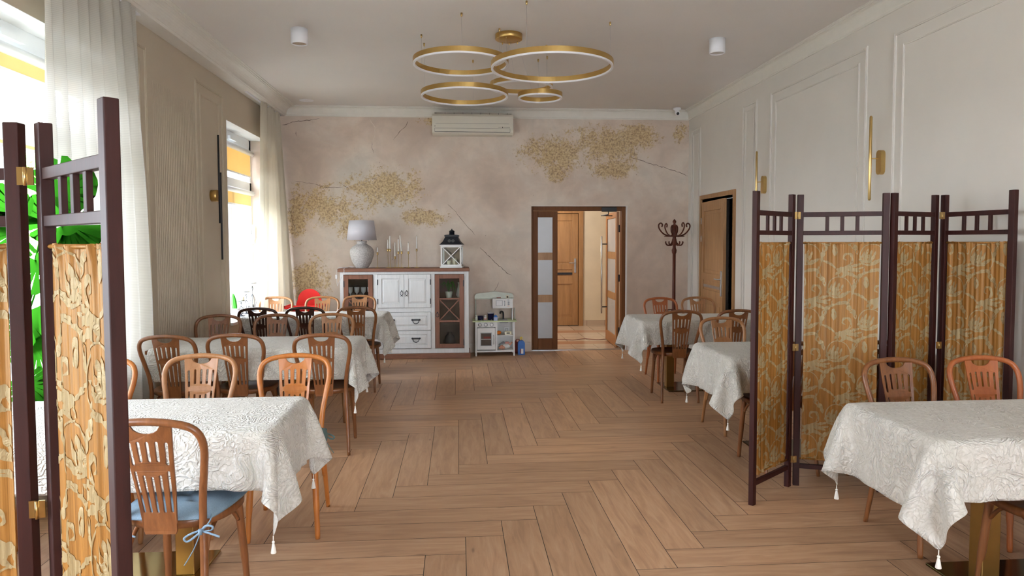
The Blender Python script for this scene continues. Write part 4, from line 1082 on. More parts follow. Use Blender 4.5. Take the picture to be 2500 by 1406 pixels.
# things inside the glazed doors
def goblet(x, y, z, lab):
    return tag(MB().lathe([(.028, 0), (.004, .006), (.004, .06), (.03, .09), (.034, .15), (.032, .15), (.028, .092), (0, .066)], (x, y, z), 16).build('wine_glass', 'ceramic_pot'), lab, 'glass', 'glasses inside the left glazed door')
for i in range(4): goblet(-1.42+.085*i, 9.26, .776, 'clear wine glass on the upper shelf behind the left glazed door')
t = thing('potted_plant', 'small trailing plant behind the upper pane of the right glazed door', 'plant', (-.13, 9.28, .776))
MB().lathe([(.035, 0), (.05, .08), (.045, .08), (.04, .07), (0, .07)], n=16).build('pot', 'toy_pale', t)
q = MB(); rr = random.Random(3)
for i in range(16):
    a = rr.uniform(0, 6.28); r = rr.uniform(.06, .14); P = catmull([(0, 0, .07), (r*.5*math.cos(a), r*.3*math.sin(a), .17+rr.uniform(0, .06)), (r*math.cos(a), r*.6*math.sin(a), .10+rr.uniform(-.05, .07))], 5); q.tube(P, [.002+.006*math.sin(PI*k/(len(P)-1)) for k in range(len(P))], 5, flat=.3)
q.build('foliage', 'leaf', t)
tag(MB().lathe([(.03, 0), (.05, .03), (.035, .11), (.02, .17), (.028, .2), (.022, .2), (.012, .17), (0, .02)], (.015, 9.33, .776), 20).build('glass_vase', 'ceramic_pot'), 'pale slender vase behind the upper pane of the right glazed door', 'vase')
tag(MB().lathe([(.05, 0), (.08, .05), (.06, .13), (.03, .16), (.035, .18), (.028, .18), (.02, .15), (0, .02)], (-.12, 9.28, .135), 20).build('dark_vase', 'black_metal'), 'dark vase on the bottom shelf behind the right glazed door', 'vase')

# ------------------------------------------------------------------ on the cabinet
ZT_ = 1.179
t = thing('table_lamp', 'white shaded table lamp with a rough grey ceramic vase base on the cabinet', 'lamp', (-1.262, 9.25, ZT_))
MB().lathe([(.078, 0), (.085, .01), (.125, .08), (.150, .16), (.156, .205), (.148, .245), (.125, .275), (.085, .300), (.062, .315), (.060, .33), (.068, .345), (.068, .352), (.04, .354), (0, .354)], n=40).build('base', 'lamp_ceramic', t)
MB().lathe([(.009, .35), (.009, .40)], n=10).build('neck', 'chrome', t)
MB().lathe([(.192, .365), (.160, .620), (.157, .620), (.189, .365), (.192, .365)], n=48).build('lamp_shade', 'lamp_shade', t)
MB().tube(catmull([(-.08, .0, .008), (-.13, -.06, .012), (-.17, .02, .018), (-.10, -.04, .022), (-.15, -.12, .016), (-.19, -.245, .004), (-.195, -.262, -.05), (-.25, -.27, -.16), (-.28, -.23, -.22)], 8), .0028, 6).tube(catmull([(-.19, -.0, .006), (-.26, -.05, .01), (-.305, -.03, .0), (-.325, -.03, -.06), (-.33, -.02, -.12), (-.325, -.02, -.19), (-.30, -.12, -.225), (-.28, -.23, -.22)], 8), .0028, 6).box(-.342, -.035, -.14, -.318, -.008, -.085, ch=.004).build('cord', 'white_metal', t)
CD = [(-1.057, 1.385, .062), (-.927, 1.43, .12), (-.893, 1.43, .17), (-.835, 1.33, .18), (-.785, 1.395, .16), (-.748, 1.395, .21), (-.655, 1.395, .115), (-.550, 1.43, .163)]
pos_words = ['short candle stub on the leftmost thin brass stick, beside the lamp', 'white candle just left of the tallest pair on the cabinet', 'tall white candle in the left group, tallest of it', 'white candle in the lowest holder of the row', 'white candle left of the leaning one', 'leaning white candle in the middle of the row', 'short white candle second from the right of the row', 'tall white candle at the right end of the row']
for i, (x, zc, hc) in enumerate(CD):
    y = 9.25+(.03 if i % 2 else -.03)
    s_ = thing('candlestick', ['leftmost thin brass candlestick beside the lamp', 'thin brass candlestick, second from the left of the row', 'thin brass candlestick, third from the left of the row', 'thin brass candlestick with the lowest cup', 'thin brass candlestick, fifth from the left of the row', 'thin brass candlestick holding the leaning candle', 'thin brass candlestick, second from the right of the row', 'thin brass candlestick at the right end of the row'][i], 'candlestick', (x, y, ZT_), group='thin brass candlesticks on the cabinet')
    h = zc-ZT_
    MB().lathe([(.032, 0), (.032, .004), (.004, .006), (.0028, .01), (.0028, h-.035)], n=16).build('stem', 'brass', s_)
    MB().lathe([(.010, h-.037), (.0115, h-.035), (.0115, h), (.0095, h), (.0095, h-.02), (0, h-.02)], n=14).build('cup', 'brass', s_)
    c = MB(); ln = -.02 if i == 5 else 0
    c.tube([(0, 0, 0), (ln*.5, 0, hc*.5+.01), (ln, 0, hc+.02)], [.0092, .0088, .0062], 12, 'candle_wax').tube([(ln, 0, hc+.02), (ln*1.02, 0, hc+.03)], .0012, 5, 'candle_wick')
    o = c.build('candle', None); o.location = (x, y, zc-.0195); tag(o, pos_words[i], 'candle', 'white candles on the cabinet')
def lantern():
    t = thing('lantern', 'white lantern with crossed panes and a black pagoda roof on the cabinet', 'lantern', (-.085, 9.25, ZT_), math.radians(-5))
    h = .145; a = .135; z0, z1 = .022, .268
    q = MB().box(-a-.012, -a-.012, 0, a+.012, a+.012, .018, ch=.003).box(-a-.012, -a-.012, z1+.02, a+.012, a+.012, z1+.034, ch=.003)
    for sx_ in (-1, 1):
        for sy_ in (-1, 1): q.box(sx_*a, sy_*a, .018, sx_*(a-.02), sy_*(a-.02), z1+.02)
    for s_ in (-1, 1):
        for (zz0, zz1) in ((.018, .04), (z1, z1+.02)):
            q.box(-a+.02, s_*a, zz0, a-.02, s_*(a-.012), zz1); q.box(s_*a, -a+.02, zz0, s_*(a-.012), a-.02, zz1)
    q.build('body', 'toy_white', t)
    for k in range(4):
        Mx = Matrix.Rotation(k*PI/2, 4, 'Z'); q = MB(); w = .005
        for (p, r) in (((-a+.02, .04), (a-.02, z1)), ((-a+.02, z1), (a-.02, .04))):
            dx, dz = r[0]-p[0], r[1]-p[1]; L = math.hypot(dx, dz); nx, nz = -dz/L*w, dx/L*w
            q.prism([(p[0]+nx, p[1]+nz), (p[0]-nx, p[1]-nz), (r[0]-nx, r[1]-nz), (r[0]+nx, r[1]+nz)], -a+.002, -a+.008, 'y')
        q.v = [tuple(Mx @ Vector(v)) for v in q.v]; q.build('cross_bars', 'toy_white', t)
        q = MB().box(-a+.018, -a+.009, .038, a-.018, -a+.011, z1+.002); q.v = [tuple(Mx @ Vector(v)) for v in q.v]; q.build('pane', 'glass', t)
    # roof: four curved sides
    pr = [(.152, .302), (.135, .318), (.108, .348), (.090, .385), (.082, .405), (.090, .408), (.090, .428), (.03, .436)]
    vs = []; fs = []
    for r, z in pr: vs += [(-r, -r, z), (r, -r, z), (r, r, z), (-r, r, z)]
    for i in range(len(pr)-1):
        for k in range(4): fs.append((i*4+k, i*4+(k+1) % 4, i*4+4+(k+1) % 4, i*4+4+k))
    fs += [(3, 2, 1, 0), tuple(len(pr)*4-4+k for k in range(4))]
    MB().add(vs, fs).build('roof', 'black_metal', t)
    MB().lathe([(.034, .434), (.034, .475), (.042, .477), (.014, .495), (.006, .50), (.009, .507), (0, .512)], n=16).build('chimney', 'black_metal', t)
    q = MB()
    for s_ in (-1, 1):
        for k in range(10): aa = k*PI/5; q.ball((s_*.024+.016*math.cos(aa), -.113-.0, .352+.016*math.sin(aa)), .003, None, 6)
        for k in range(5): aa = k*PI*.4; q.ball((s_*.024+.007*math.cos(aa), -.113, .352+.007*math.sin(aa)), .0022, None, 6)
    q.v = [(x, y+(z-.352)*.55, z) for x, y, z in q.v]; q.build('filigree', 'toy_pale', t)
    for z in (.06, .25): MB().box(a-.002, -a+.0, z-.012, a+.004, -a+.01, z+.012).build('hinge', 'black_metal', t)
lantern()
for (x, y, h, r) in ((-.05, 9.22, .10, .032), (-.12, 9.28, .07, .03)):
    o = MB().lathe([(r, 0), (r, h), (r*.8, h+.003), (0, h-.004)], n=20).tube([(0, 0, h-.005), (0, 0, h+.008)], .0012, 5).build('pillar_candle', 'candle_cream'); o.location = (x, y, ZT_+.019)
    tag(o, 'thick cream pillar candle inside the lantern, %s one' % ('taller' if h > .08 else 'shorter'), 'candle')

# ------------------------------------------------------------------ toy kitchen
def toy_kitchen():
    X0, X1, Y0, Y1 = .215, .742, 9.18, 9.46
    t = thing('toy_kitchen', 'white wooden toy kitchen with green worktop beside the white cabinet', 'toy kitchen', ((X0+X1)/2, 9.32, 0))
    T_ = Matrix.Translation((-(X0+X1)/2, -9.32, 0))
    def B(q, n, m=None, p=t): q.v = [tuple(T_ @ Vector(v)) for v in q.v]; return q.build(n, m, p)
    q = MB()
    for x in (X0, X1-.022):
        for y in (Y0, Y1-.02): q.box(x, y, 0, x+.022, y+.02, .455, ch=.002)
    xm = .495
    q.box(X0+.022, Y0, .055, X1-.022, Y1, .075).box(X0+.022, Y1-.008, .075, X1-.022, Y1, .455).box(xm-.012, Y0, .075, xm+.012, Y1-.008, .455).box(xm+.012, Y0+.01, .265, X1-.022, Y1-.008, .275)
    q.box(X0, Y0+.02, .075, X0+.01, Y1-.02, .455).box(X0+.022, Y0+.002, .385, xm-.012, Y0+.012, .455)
    B(q, 'body', 'toy_white')
    B(MB().box(X0-.035, Y0-.02, .455, X1+.025, Y1, .472, ch=.003), 'worktop', 'toy_green')
    d = B(MB().box(X0+.026, Y0-.006, .085, xm-.016, Y0+.006, .378, ch=.003), 'oven_door', 'toy_white')
    B(MB().box(X0+.068, Y0-.0075, .135, xm-.060, Y0-.0055, .315, 'grey_plastic').box(X0+.078, Y0-.009, .145, xm-.070, Y0-.007, .305, 'cabinet_inside').box(X0+.078, Y0-.011, .225, xm-.070, Y0-.009, .231, 'toy_white').box(X0+.11, Y0-.010, .236, xm-.075, Y0-.009, .262, 'wicker_red'), 'oven_window', None, d)
    B(MB().tube(catmull([(xm-.038, Y0-.006, .16), (xm-.038, Y0-.022, .18), (xm-.038, Y0-.022, .26), (xm-.038, Y0-.006, .28)], 5), .007, 8), 'handle', 'steel', d)
    for k in range(3):
        x = X0+.062+k*.078; Mx = Matrix.Translation((x, Y0-.004, .42)) @ Matrix.Rotation(PI/2, 4, 'X')
        B(MB().lathe([(.024, 0), (.024, .006), (.019, .008)], n=20, mat='grey_plastic', M=Mx).lathe([(.018, .008), (.018, .012), (.01, .013)], n=16, mat='toy_white', M=Mx), 'knob', None)
    # back uprights, top board
    q = MB().tube([(X0+.012, Y1-.05, .472), (X0+.012, Y1-.05, .755)], .009, 10)
    poly = [(X0, .752)]
    for k in range(25):
        u = k/24; x = X0+(X1-X0)*u; z = .822+.028*math.exp(-((u-.5)/.17)**2)-.010*math.cos(u*4*PI)*.4; 
        if k == 0: z -= .03
        if k == 24: z -= .03
        poly.append((x, z))
    poly.append((X1, .752)); q.prism(poly, Y1-.065, Y1-.052, 'y')
    q.box(X0, Y1-.13, .745, X1, Y1-.065, .755)
    B(q, 'top_board', 'toy_pale')
    mx0, mx1 = .450, .722
    q = MB().box(mx0, Y1-.20, .628, mx1, Y1-.01, .640).box(mx0, Y1-.20, .64, mx0+.010, Y1-.01, .76).box(mx1-.01, Y1-.2, .472, mx1, Y1-.01, .76).box(mx0, Y1-.02, .64, mx1, Y1-.01, .76).box(mx0+.01, Y1-.198, .64, mx1-.01, Y1-.19, .755)
    B(q, 'microwave', 'toy_white')
    y = Y1-.2
    B(MB().box(mx0+.012, y-.004, .643, mx0+.185, y+.002, .752, 'toy_white').box(mx0+.045, y-.006, .662, mx0+.135, y-.003, .735, 'grey_plastic').box(mx0+.053, y-.007, .668, mx0+.127, y-.005, .729, 'ceramic_pot').tube([(mx0+.162, y-.006, .665), (mx0+.162, y-.018, .675), (mx0+.162, y-.018, .715), (mx0+.162, y-.006, .725)], .006, 8, 'steel'), 'microwave_door')
    q = MB().box(mx0+.20, y-.002, .733, mx0+.225, y+.0, .745, 'grey_plastic')
    for z in (.708, .682):
        Mx = Matrix.Translation((mx0+.215, y-.0, z)) @ Matrix.Rotation(PI/2, 4, 'X'); q.lathe([(.012, 0), (.012, .006), (.008, .008)], n=14, mat='grey_plastic', M=Mx)
    for i in range(3):
        for j in range(3): q.box(mx0+.202+i*.01, y-.002, .648+j*.008, mx0+.206+i*.01, y, .651+j*.008, 'orange_plastic')
    B(q, 'control_panel')
    B(MB().box(.540, Y0+.01, .440, .655, Y1-.06, .474, ch=.01), 'sink', 'grey_plastic')
    B(MB().tube(catmull([(.600, Y1-.10, .474), (.600, Y1-.10, .54), (.590, Y1-.11, .572), (.565, Y1-.13, .575), (.555, Y1-.14, .55)], 5), .012, 10).box(.588, Y1-.115, .474, .612, Y1-.085, .49), 'tap', 'black_plastic')
    for x in (.30, .43): B(MB().lathe([(.008, 0), (.006, .01), (.01, .012), (0, .016)], (x, Y0-.0, .472), 10), 'hob_knob', 'toy_white')
toy_kitchen()
ZK = .4725
def small(q, name, label, cat, loc, mat=None, rz=0):
    o = q.build(name, mat); o.location = loc; o.rotation_euler = (0, 0, rz); return tag(o, label, cat)
small(MB().lathe([(.019, 0), (.019, .045), (.013, .05), (.013, .055), (.016, .056), (.016, .072), (0, .074)], n=16), 'toy_bottle', 'white toy bottle at the left end of the toy kitchen worktop', 'toy bottle', (.232, 9.23, ZK), 'toy_pale')
small(MB().lathe([(.019, 0), (.019, .045), (.013, .05), (.013, .055), (.016, .056), (.016, .072), (0, .074)], n=16, mat='toy_white').lathe([(.0195, .012), (.0195, .03)], n=16, mat='pink_cloth'), 'toy_bottle', 'white toy bottle with red print standing between the two dark toy pots', 'toy bottle', (.350, 9.215, ZK))
small(MB().lathe([(.043, 0), (.043, .085), (.045, .088), (.041, .09), (0, .092)], n=28, mat='navy_enamel').lathe([(.046, .086), (.044, .094), (.006, .1), (.005, .106), (.008, .112), (0, .116)], n=24, mat='ceramic_pot'), 'toy_pot', 'tall navy toy pot with white lid on the toy hob', 'toy pot', (.428, 9.30, ZK))
small(MB().lathe([(.038, 0), (.04, .05), (.036, .05), (.034, .005), (0, .005)], n=28), 'toy_saucepan', 'low dark navy toy saucepan on the left of the toy hob', 'toy saucepan', (.290, 9.31, ZK), 'navy_enamel')
q = MB().box(-.026, -.02, 0, .026, .02, .045, 'toy_white')
for k in range(4): q.box(-.024+k*.013, -.0212, .0, -.018+k*.013, -.0195, .043, 'blue_plastic')
q.prism([(-.03, .045), (.03, .045), (.012, .07), (0, .078), (-.012, .07)], -.023, .023, 'y', 'blue_plastic')
small(q, 'toy_carton', 'blue and white striped toy carton on the toy kitchen worktop', 'toy carton', (.487, 9.20, ZK))
small(MB().lathe([(.03, 0), (.036, .006), (.034, .007), (0, .003)], n=24, mat='steel').box(.03, -.008, .002, .09, .008, .012, 'wicker_red', ch=.004), 'toy_frying_pan', 'small toy frying pan with brown handle on top of the toy microwave', 'toy pan', (.478, 9.36, .7555))
small(MB().box(-.02, -.008, 0, .02, .008, .04, 'candle_cream').box(-.011, -.0095, .008, .011, -.0085, .032, 'cabinet_inside'), 'toy_packet', 'small cream toy packet on top of the toy microwave', 'toy packet', (.655, 9.35, .7555))
small(MB().box(-.034, -.01, 0, .034, .01, .085, 'ceramic_pot').box(-.015, -.0115, .015, .02, -.0095, .07, 'grey_plastic').box(-.010, -.0125, .022, .014, -.0110, .063, 'toy_white'), 'toy_card_box', 'white card box with grey print standing on the toy kitchen middle shelf', 'box', (.645, 9.40, .276))
small(MB().box(-.045, -.03, 0, .045, .03, .045, 'candle_cream', ch=.004).box(-.022, -.032, .017, .022, -.0295, .03, 'dark_line'), 'toy_crate', 'cream wooden toy crate with a slot on the toy kitchen middle shelf', 'toy box', (.655, 9.25, .276))
small(MB().ball((0, 0, .025), .028, None, 14, (1.2, .8, .9)), 'toy_orange', 'orange toy fruit on the toy kitchen middle shelf', 'toy', (.535, 9.28, .275), 'orange_plastic')
q = MB().ball((0, 0, .03), .03, 'skin_doll', 14).ball((.06, .0, .04), .045, 'toy_white', 14, (1.2, .8, .8)).ball((-.035, -.01, .022), .014, 'skin_doll', 10).ball((.02, -.035, .03), .018, 'skin_doll', 10).ball((.07, .02, .085), .03, 'pink_cloth', 12, (1.1, .7, .6)).tube([(.09, 0, .05), (.12, -.01, .08), (.13, -.01, .10)], [.012, .010, .012], 8, 'skin_doll')
small(q, 'soft_doll', 'soft doll in white and pink slumped on the toy kitchen bottom shelf', 'doll', (.575, 9.26, .076))
small(MB().tube([(-.07, 0, .004), (.06, .02, .075)], .004, 6, 'toy_white').tube([(-.0, .0, .045), (.06, .03, .085)], .010, 8, 'grey_plastic'), 'toy_wand', 'white and grey toy stick leaning beside the doll on the bottom shelf', 'toy', (.545, 9.36, .077))
small(MB().box(-.008, -.03, 0, .008, .03, .14, ch=.007).box(-.006, -.02, .13, .006, .02, .15), 'toy_phone', 'white toy telephone hanging on the right side of the toy kitchen', 'toy phone', (.737+.016, 9.36, .475), 'toy_pale')
poly = [(-.046, 0), (.046, 0), (.046, .150)]+[(.046*math.cos(PI*k/12), .150+.046*math.sin(PI*k/12)) for k in range(1, 12)]+[(-.046, .150)]
q = MB().prism(poly, -.035, .035, 'y', 'blue_plastic').box(-.018, -.0365, .022, -.006, -.034, .082, 'wicker_red').box(-.006, -.0365, .018, .024, -.034, .085, 'toy_white').tube(catmull([(-.012, 0, .185), (-.012, 0, .225), (.006, 0, .235), (.01, 0, .205)], 4), .006, 8, 'yellow_plastic')
small(q, 'toy_house_case', 'blue arched toy case with yellow handle on the floor beside the door', 'toy case', (.835, 9.27, 0))
small(MB().lathe([(.0, 0), (.04, .002), (.055, .06), (.05, .15), (.02, .19), (0, .19)], n=16, mat='wicker_red').ball((.0, -.03, .17), .022, 'pink_cloth', 10), 'toy_bag', 'dark red toy bag squeezed between the toy kitchen and the blue case', 'toy bag', (.80, 9.41, 0))

# ------------------------------------------------------------------ air conditioner
def ac():
    t = thing('air_conditioner', 'cream wall air conditioner above the mural, under the cornice', 'air conditioner', (.201, 9.40, 2.94))
    w = .536; D0, D1 = -.10, .118
    poly = [(D1, 0), (D0+.05, 0), (D0+.01, .018), (D0, .05), (D0, .235), (D0+.02, .265), (D1, .272)]
    q = MB(); n = len(poly)
    q.prism([(a, z) for a, z in poly], -w, w, 'x'); q.build('shell', 'ac_shell', t)
    MB().box(-w+.03, D0+.022, .268, w-.02, D1-.01, .285, ch=.004).build('top_grille', 'ac_top', t)
    q = MB()
    for k in range(9): q.box(-w+.05+k*.118, D0+.018, .262, -w+.054+k*.118, D0+.025, .286)
    q.build('grille_ribs', 'dark_line', t)
    f = D0-.0015
    MB().box(-w+.045, f, .136, w-.055, D0+.003, .1395).build('panel_seam', 'grey_line', t)
    MB().box(-w+.033, f, .027, w-.042, D0+.003, .032).box(-w+.033, f, .075, w-.042, D0+.003, .0775).box(-w+.033, f, .03, -w+.036, D0+.003, .077).box(w-.045, f, .03, w-.042, D0+.003, .077).build('louvre', 'dark_line', t)
    q = MB().box(w-.148, f, .086, w-.134, D0+.003, .099).box(-w+.033, f, .098, -w+.042, D0+.003, .107)
    for k in range(3): q.box(w-.195+k*.014, f, .090, w-.187+k*.014, D0+.003, .095)
    for k in range(7): q.box(w-.122+k*.0115, f, .090, w-.115+k*.0115, D0+.003, .095)
    q.build('indicator_marks', 'dark_line', t)
ac()

# ------------------------------------------------------------------ ceiling fittings
def spot(x, y, lab):
    t = thing('ceiling_spotlight', lab, 'ceiling spotlight', (x, y, ZC), group='white cylinder ceiling spotlights')
    MB().lathe([(.070, 0), (.070, -.125), (.062, -.129), (.060, -.125), (.0, -.08)], n=36).build('housing', 'white_metal', t)
    q = MB().lathe([(.058, -.124), (.040, -.085), (.015, -.08), (0, -.08)], n=24); q.build('reflector', 'chrome', t)
spot(-1.335, 6.12, 'white cylinder spotlight on the ceiling, left of the ring chandelier'); spot(2.325, 6.17, 'white cylinder spotlight on the ceiling, right of the ring chandelier')
tag(MB().lathe([(.09, 0), (.09, -.004), (.085, -.006), (0, -.006)], (-1.915, 9.12, ZC), 32).build('ceiling_speaker', 'white_metal'), 'flat round ceiling speaker in the far left corner of the ceiling', 'speaker')
t = thing('security_camera', 'small white dome camera under the cornice in the far right corner', 'camera', (2.965, 9.32, ZC))
MB().lathe([(.05, 0), (.05, -.025), (.03, -.03), (.03, -.05)], n=24).build('mount', 'white_metal', t)
MB().ball((0, -.01, -.072), .034, None, 20).build('head', 'white_metal', t)
MB().ball((0, -.03, -.080), .021, None, 16).build('lens', 'black_plastic', t)

def ringlamp():
    t = thing('ring_chandelier', 'brass chandelier of five hanging rings in different sizes', 'chandelier', (.45, 6.15, ZC))
    O = Vector((.45, 6.15, ZC))
    MB().lathe([(.112, 0), (.118, -.004), (.118, -.046), (.112, -.05), (0, -.05)], n=48).build('canopy', 'brass_satin', t)
    rings = [((.773, 5.73, 2.95), .490, [(.533, 5.323), (1.262, 5.762), (.35, 6.00)]), ((.031, 6.01, 3.04), .395, [(-.309, 6.208), (.037, 5.615), (.42, 6.05)]), ((.067, 6.64, 2.90), .400, [(-.315, 6.47), (.157, 7.03), (.40, 6.23)]),
             ((.612, 6.73, 3.01), .292, [(.80, 6.951), (.46, 6.24), (.36, 6.87)]), ((.785, 6.66, 2.90), .202, [(.821, 6.46), (.875, 6.84), (.53, 6.20)])]
    for (cx, cy, cz), r, ws in rings:
        c = Vector((cx, cy, cz))-O
        q = MB(); n = 96; h = .046; pr = [(r-.010, -h/2+.006), (r+.010, -h/2+.006), (r+.010, h/2), (r-.010, h/2)]
        vs = []; fs = []
        for k in range(n):
            a = 2*PI*k/n
            for (R_, z) in pr: vs.append((c.x+R_*math.cos(a), c.y+R_*math.sin(a), c.z+z))
        for k in range(n):
            for m in range(4): fs.append((k*4+m, k*4+(m+1) % 4, ((k+1) % n)*4+(m+1) % 4, ((k+1) % n)*4+m))
        q.add(vs, fs, None, False); rg = q.build('ring', 'brass_satin', t)
        q = MB(); pr = [(r-.0085, -h/2-.008), (r+.0085, -h/2-.008), (r+.0085, -h/2+.006), (r-.0085, -h/2+.006)]
        vs = []
        for k in range(n):
            a = 2*PI*k/n
            for (R_, z) in pr: vs.append((c.x+R_*math.cos(a), c.y+R_*math.sin(a), c.z+z))
        q.add(vs, fs, None, False); q.build('diffuser', 'white_metal', rg)
        for (wx, wy) in ws:
            d = Vector((wx-cx, wy-cy)); d = d/d.length*r
            far = (Vector((wx, wy))-Vector((O.x, O.y))).length > .13
            wx2, wy2 = (cx+d.x, cy+d.y)
            top = (wx2-O.x, wy2-O.y, 0) if far else (wx-O.x, wy-O.y, -.05)
            MB().tube([top, (wx2-O.x, wy2-O.y, c.z+.015)], .0009, 5).build('wire', 'steel', rg)
            if far: MB().lathe([(.008, 0), (.008, -.018), (.004, -.03)], (top[0], top[1], 0), 10).build('wire_anchor', 'brass', rg)
            else: MB().lathe([(.006, 0), (.006, -.012), (.003, -.018)], (top[0], top[1], -.05), 8).build('wire_anchor', 'brass', rg)
ringlamp()

# ------------------------------------------------------------------ wall lamps
def sconce_r(y, lab):
    t = thing('wall_sconce', lab, 'wall lamp', (XR, y, 2.13), group='brass bar wall lamps')
    P = [(.032*math.cos(a), .060+.032*math.sin(a)) for a in [PI*k/10 for k in range(11)]]+[(.032*math.cos(a), -.060+.032*math.sin(a)) for a in [PI+PI*k/10 for k in range(11)]]
    MB().prism([(a, b_-.03) for a, b_ in P], 0, -.035, 'x').build('wall_plate', 'brass', t)
    MB().tube([(-.03, 0, 0), (-.085, .02, 0)], .005, 8).build('arm', 'brass', t)
    MB().tube([(-.088, .02, -.315), (-.088, .02, -.305), (-.088, .02, .31), (-.088, .02, .32)], [.006, .011, .011, .006], 12).build('light_bar', 'brass', t)
sconce_r(5.06, 'slim brass bar wall lamp above the right screen, nearer the camera'); sconce_r(7.08, 'slim brass bar wall lamp on the right wall near the oak door')
t = thing('wall_sconce', 'two offset black bars on a round brass mount on the left wall panel', 'wall lamp', (XL, 7.09, 1.973))
MB().lathe([(.058, 0), (.058, .058), (.053, .063), (0, .063)], n=32, M=Matrix.Rotation(PI/2, 4, 'Y')).build('mount', 'brass_satin', t)
MB().tube([(.082, -.023, -.27), (.082, -.023, .59)], .0095, 10).build('light_bar', 'black_metal', t)
MB().tube([(.082, .023, -.63), (.082, .023, .23)], .0095, 10).build('light_bar', 'black_metal', t)

# ------------------------------------------------------------------ coat rack
def rack():
    t = thing('coat_rack', 'tall reddish brown bentwood coat rack beside the double door', 'coat rack', (2.84, 9.0, 0))
    MB().lathe([(.022, .25), (.024, .6), (.021, 1.0), (.021, 1.35), (.030, 1.37), (.033, 1.40), (.022, 1.43), (.020, 1.46), (.034, 1.48), (.030, 1.53), (.022, 1.56), (.028, 1.60), (.021, 1.63), (.021, 1.72), (.027, 1.725), (.018, 1.735), (.012, 1.75), (.024, 1.77), (.022, 1.785), (.01, 1.80), (.0, 1.812)], n=20).build('pole', 'rack_wood', t)
    for k in range(4):
        a = k*PI/2+.25; c, s_ = math.cos(a), math.sin(a)
        MB().tube(catmull([(c*r, s_*r, z) for r, z in ((.02, 1.62), (.05, 1.585), (.10, 1.59), (.17, 1.62), (.225, 1.68), (.235, 1.73), (.205, 1.755), (.18, 1.735), (.19, 1.705))], 5), .0095, 10).build('coat_hook', 'rack_wood', t)
        MB().tube(catmull([(c*r, s_*r, z) for r, z in ((.02, 1.55), (.035, 1.50), (.07, 1.465), (.11, 1.47), (.13, 1.50), (.125, 1.515))], 5), .0095, 10).build('hat_hook', 'rack_wood', t)
        MB().tube(catmull([(c*r, s_*r, z) for r, z in ((.02, 1.60), (.045, 1.64), (.048, 1.70), (.03, 1.73))], 5), .008, 8).build('inner_hook', 'rack_wood', t)
        MB().tube(catmull([(c*r, s_*r, z) for r, z in ((.022, .62), (.05, .52), (.055, .36), (.12, .16), (.23, .03), (.29, .012))], 5), .012, 10).build('leg', 'rack_wood', t)
    for z, r in ((1.583, .125), (.60, .13)):
        MB().tube([(r*math.cos(2*PI*k/40), r*math.sin(2*PI*k/40), z) for k in range(41)], .0075, 8, cap=False).build('ring', 'rack_wood', t)
rack()

# ------------------------------------------------------------------ high chair
def highchair():
    t = thing('high_chair', 'red plastic high chair between the curtain and the cabinet', 'high chair', (-1.87, 8.74, 0), math.radians(180))
    q = MB(); vs = []; n = 24; rows = [(.74, .155, 0), (.80, .150, .0), (.84, .140, .01), (.88, .118, .015), (.91, .085, .02), (.925, .05, .02), (.932, .0, .02)]
    P = [(-.165, .50), (.165, .50), (.165, .74), (.15, .79)]+[(.145*math.cos(PI*k/14), .79+.142*math.sin(PI*k/14)) for k in range(15)]+[(-.15, .79), (-.165, .74)]
    q.prism(P, -.17, -.155, 'y'); q.box(-.165, -.16, .50, .165, .14, .52, ch=.008)
    for s_ in (-1, 1): q.box(s_*.165, -.16, .5, s_*.15, .12, .71, ch=.006)
    q.build('seat_shell', 'red_plastic', t)
    MB().box(-.22, -.06, .715, .22, .25, .735, ch=.008).box(-.22, .235, .735, .22, .25, .752).box(-.22, -.06, .735, -.205, .25, .752).box(.205, -.06, .735, .22, .25, .752).build('tray', 'red_plastic', t)
    for sx_ in (-1, 1):
        for sy_ in (-1, 1): MB().tube([(sx_*.12, sy_*.11, .50), (sx_*.24, sy_*.22, 0)], .012, 10).build('leg', 'steel', t)
highchair()

# ------------------------------------------------------------------ window sill objects
def sill_holder(x, y, h, r, lab, clab):
    t = thing('candle_holder', lab, 'candle holder', (x, y, ZS+.0005), group='wire candle holders on the far window sill')
    q = MB().lathe([(.05, 0), (.048, .006), (.02, .012), (.006, .022)], n=20); hb = h*.55
    for k in range(10):
        a = 2*PI*k/10; q.tube(catmull([(0, 0, .02), (r*.75*math.cos(a), r*.75*math.sin(a), .02+hb*.2), (r*math.cos(a), r*math.sin(a), .02+hb*.5), (r*.5*math.cos(a), r*.5*math.sin(a), .02+hb*.8), (0, 0, .02+hb)], 4), .0026, 5)
    q.build('wire_cage', 'black_metal', t)
    MB().tube(catmull([(0, 0, hb+.01), (0, .0, h*.70), (0, .022, h*.78), (0, .012, h*.88), (0, -.012, h*.86), (0, -.008, h*.80)], 5), .0036, 6).tube([(0, 0, h*.74), (0, .0, h-.006)], .002, 6).build('scroll', 'black_metal', t)
    MB().lathe([(0, h-.008), (.05, h-.006), (.055, h), (.052, h), (0, h-.004)], n=24).build('dish', 'black_metal', t)
    c = MB().lathe([(.037, 0), (.040, .01), (.040, .045), (.034, .052), (0, .048)], n=20).build('pillar_candle', 'candle_cream'); c.location = (x, y, ZS+.0005+h-.003)
    tag(c, clab, 'candle', 'cream candles on the far window sill')
sill_holder(-2.52, 8.27, .18, .032, 'smallest wire candle holder on the far window sill', 'cream candle on the smallest wire holder')
sill_holder(-2.54, 8.54, .268, .038, 'middle-sized wire candle holder on the far window sill', 'cream candle on the middle wire holder')
sill_holder(-2.56, 8.86, .355, .044, 'tallest wire candle holder on the far window sill, beside the curtain', 'cream candle on the tallest wire holder')
t = thing('potted_cactus', 'narrow bright green cactus in a white pot on the far window sill', 'cactus', (-2.51, 8.01, ZS+.0005))
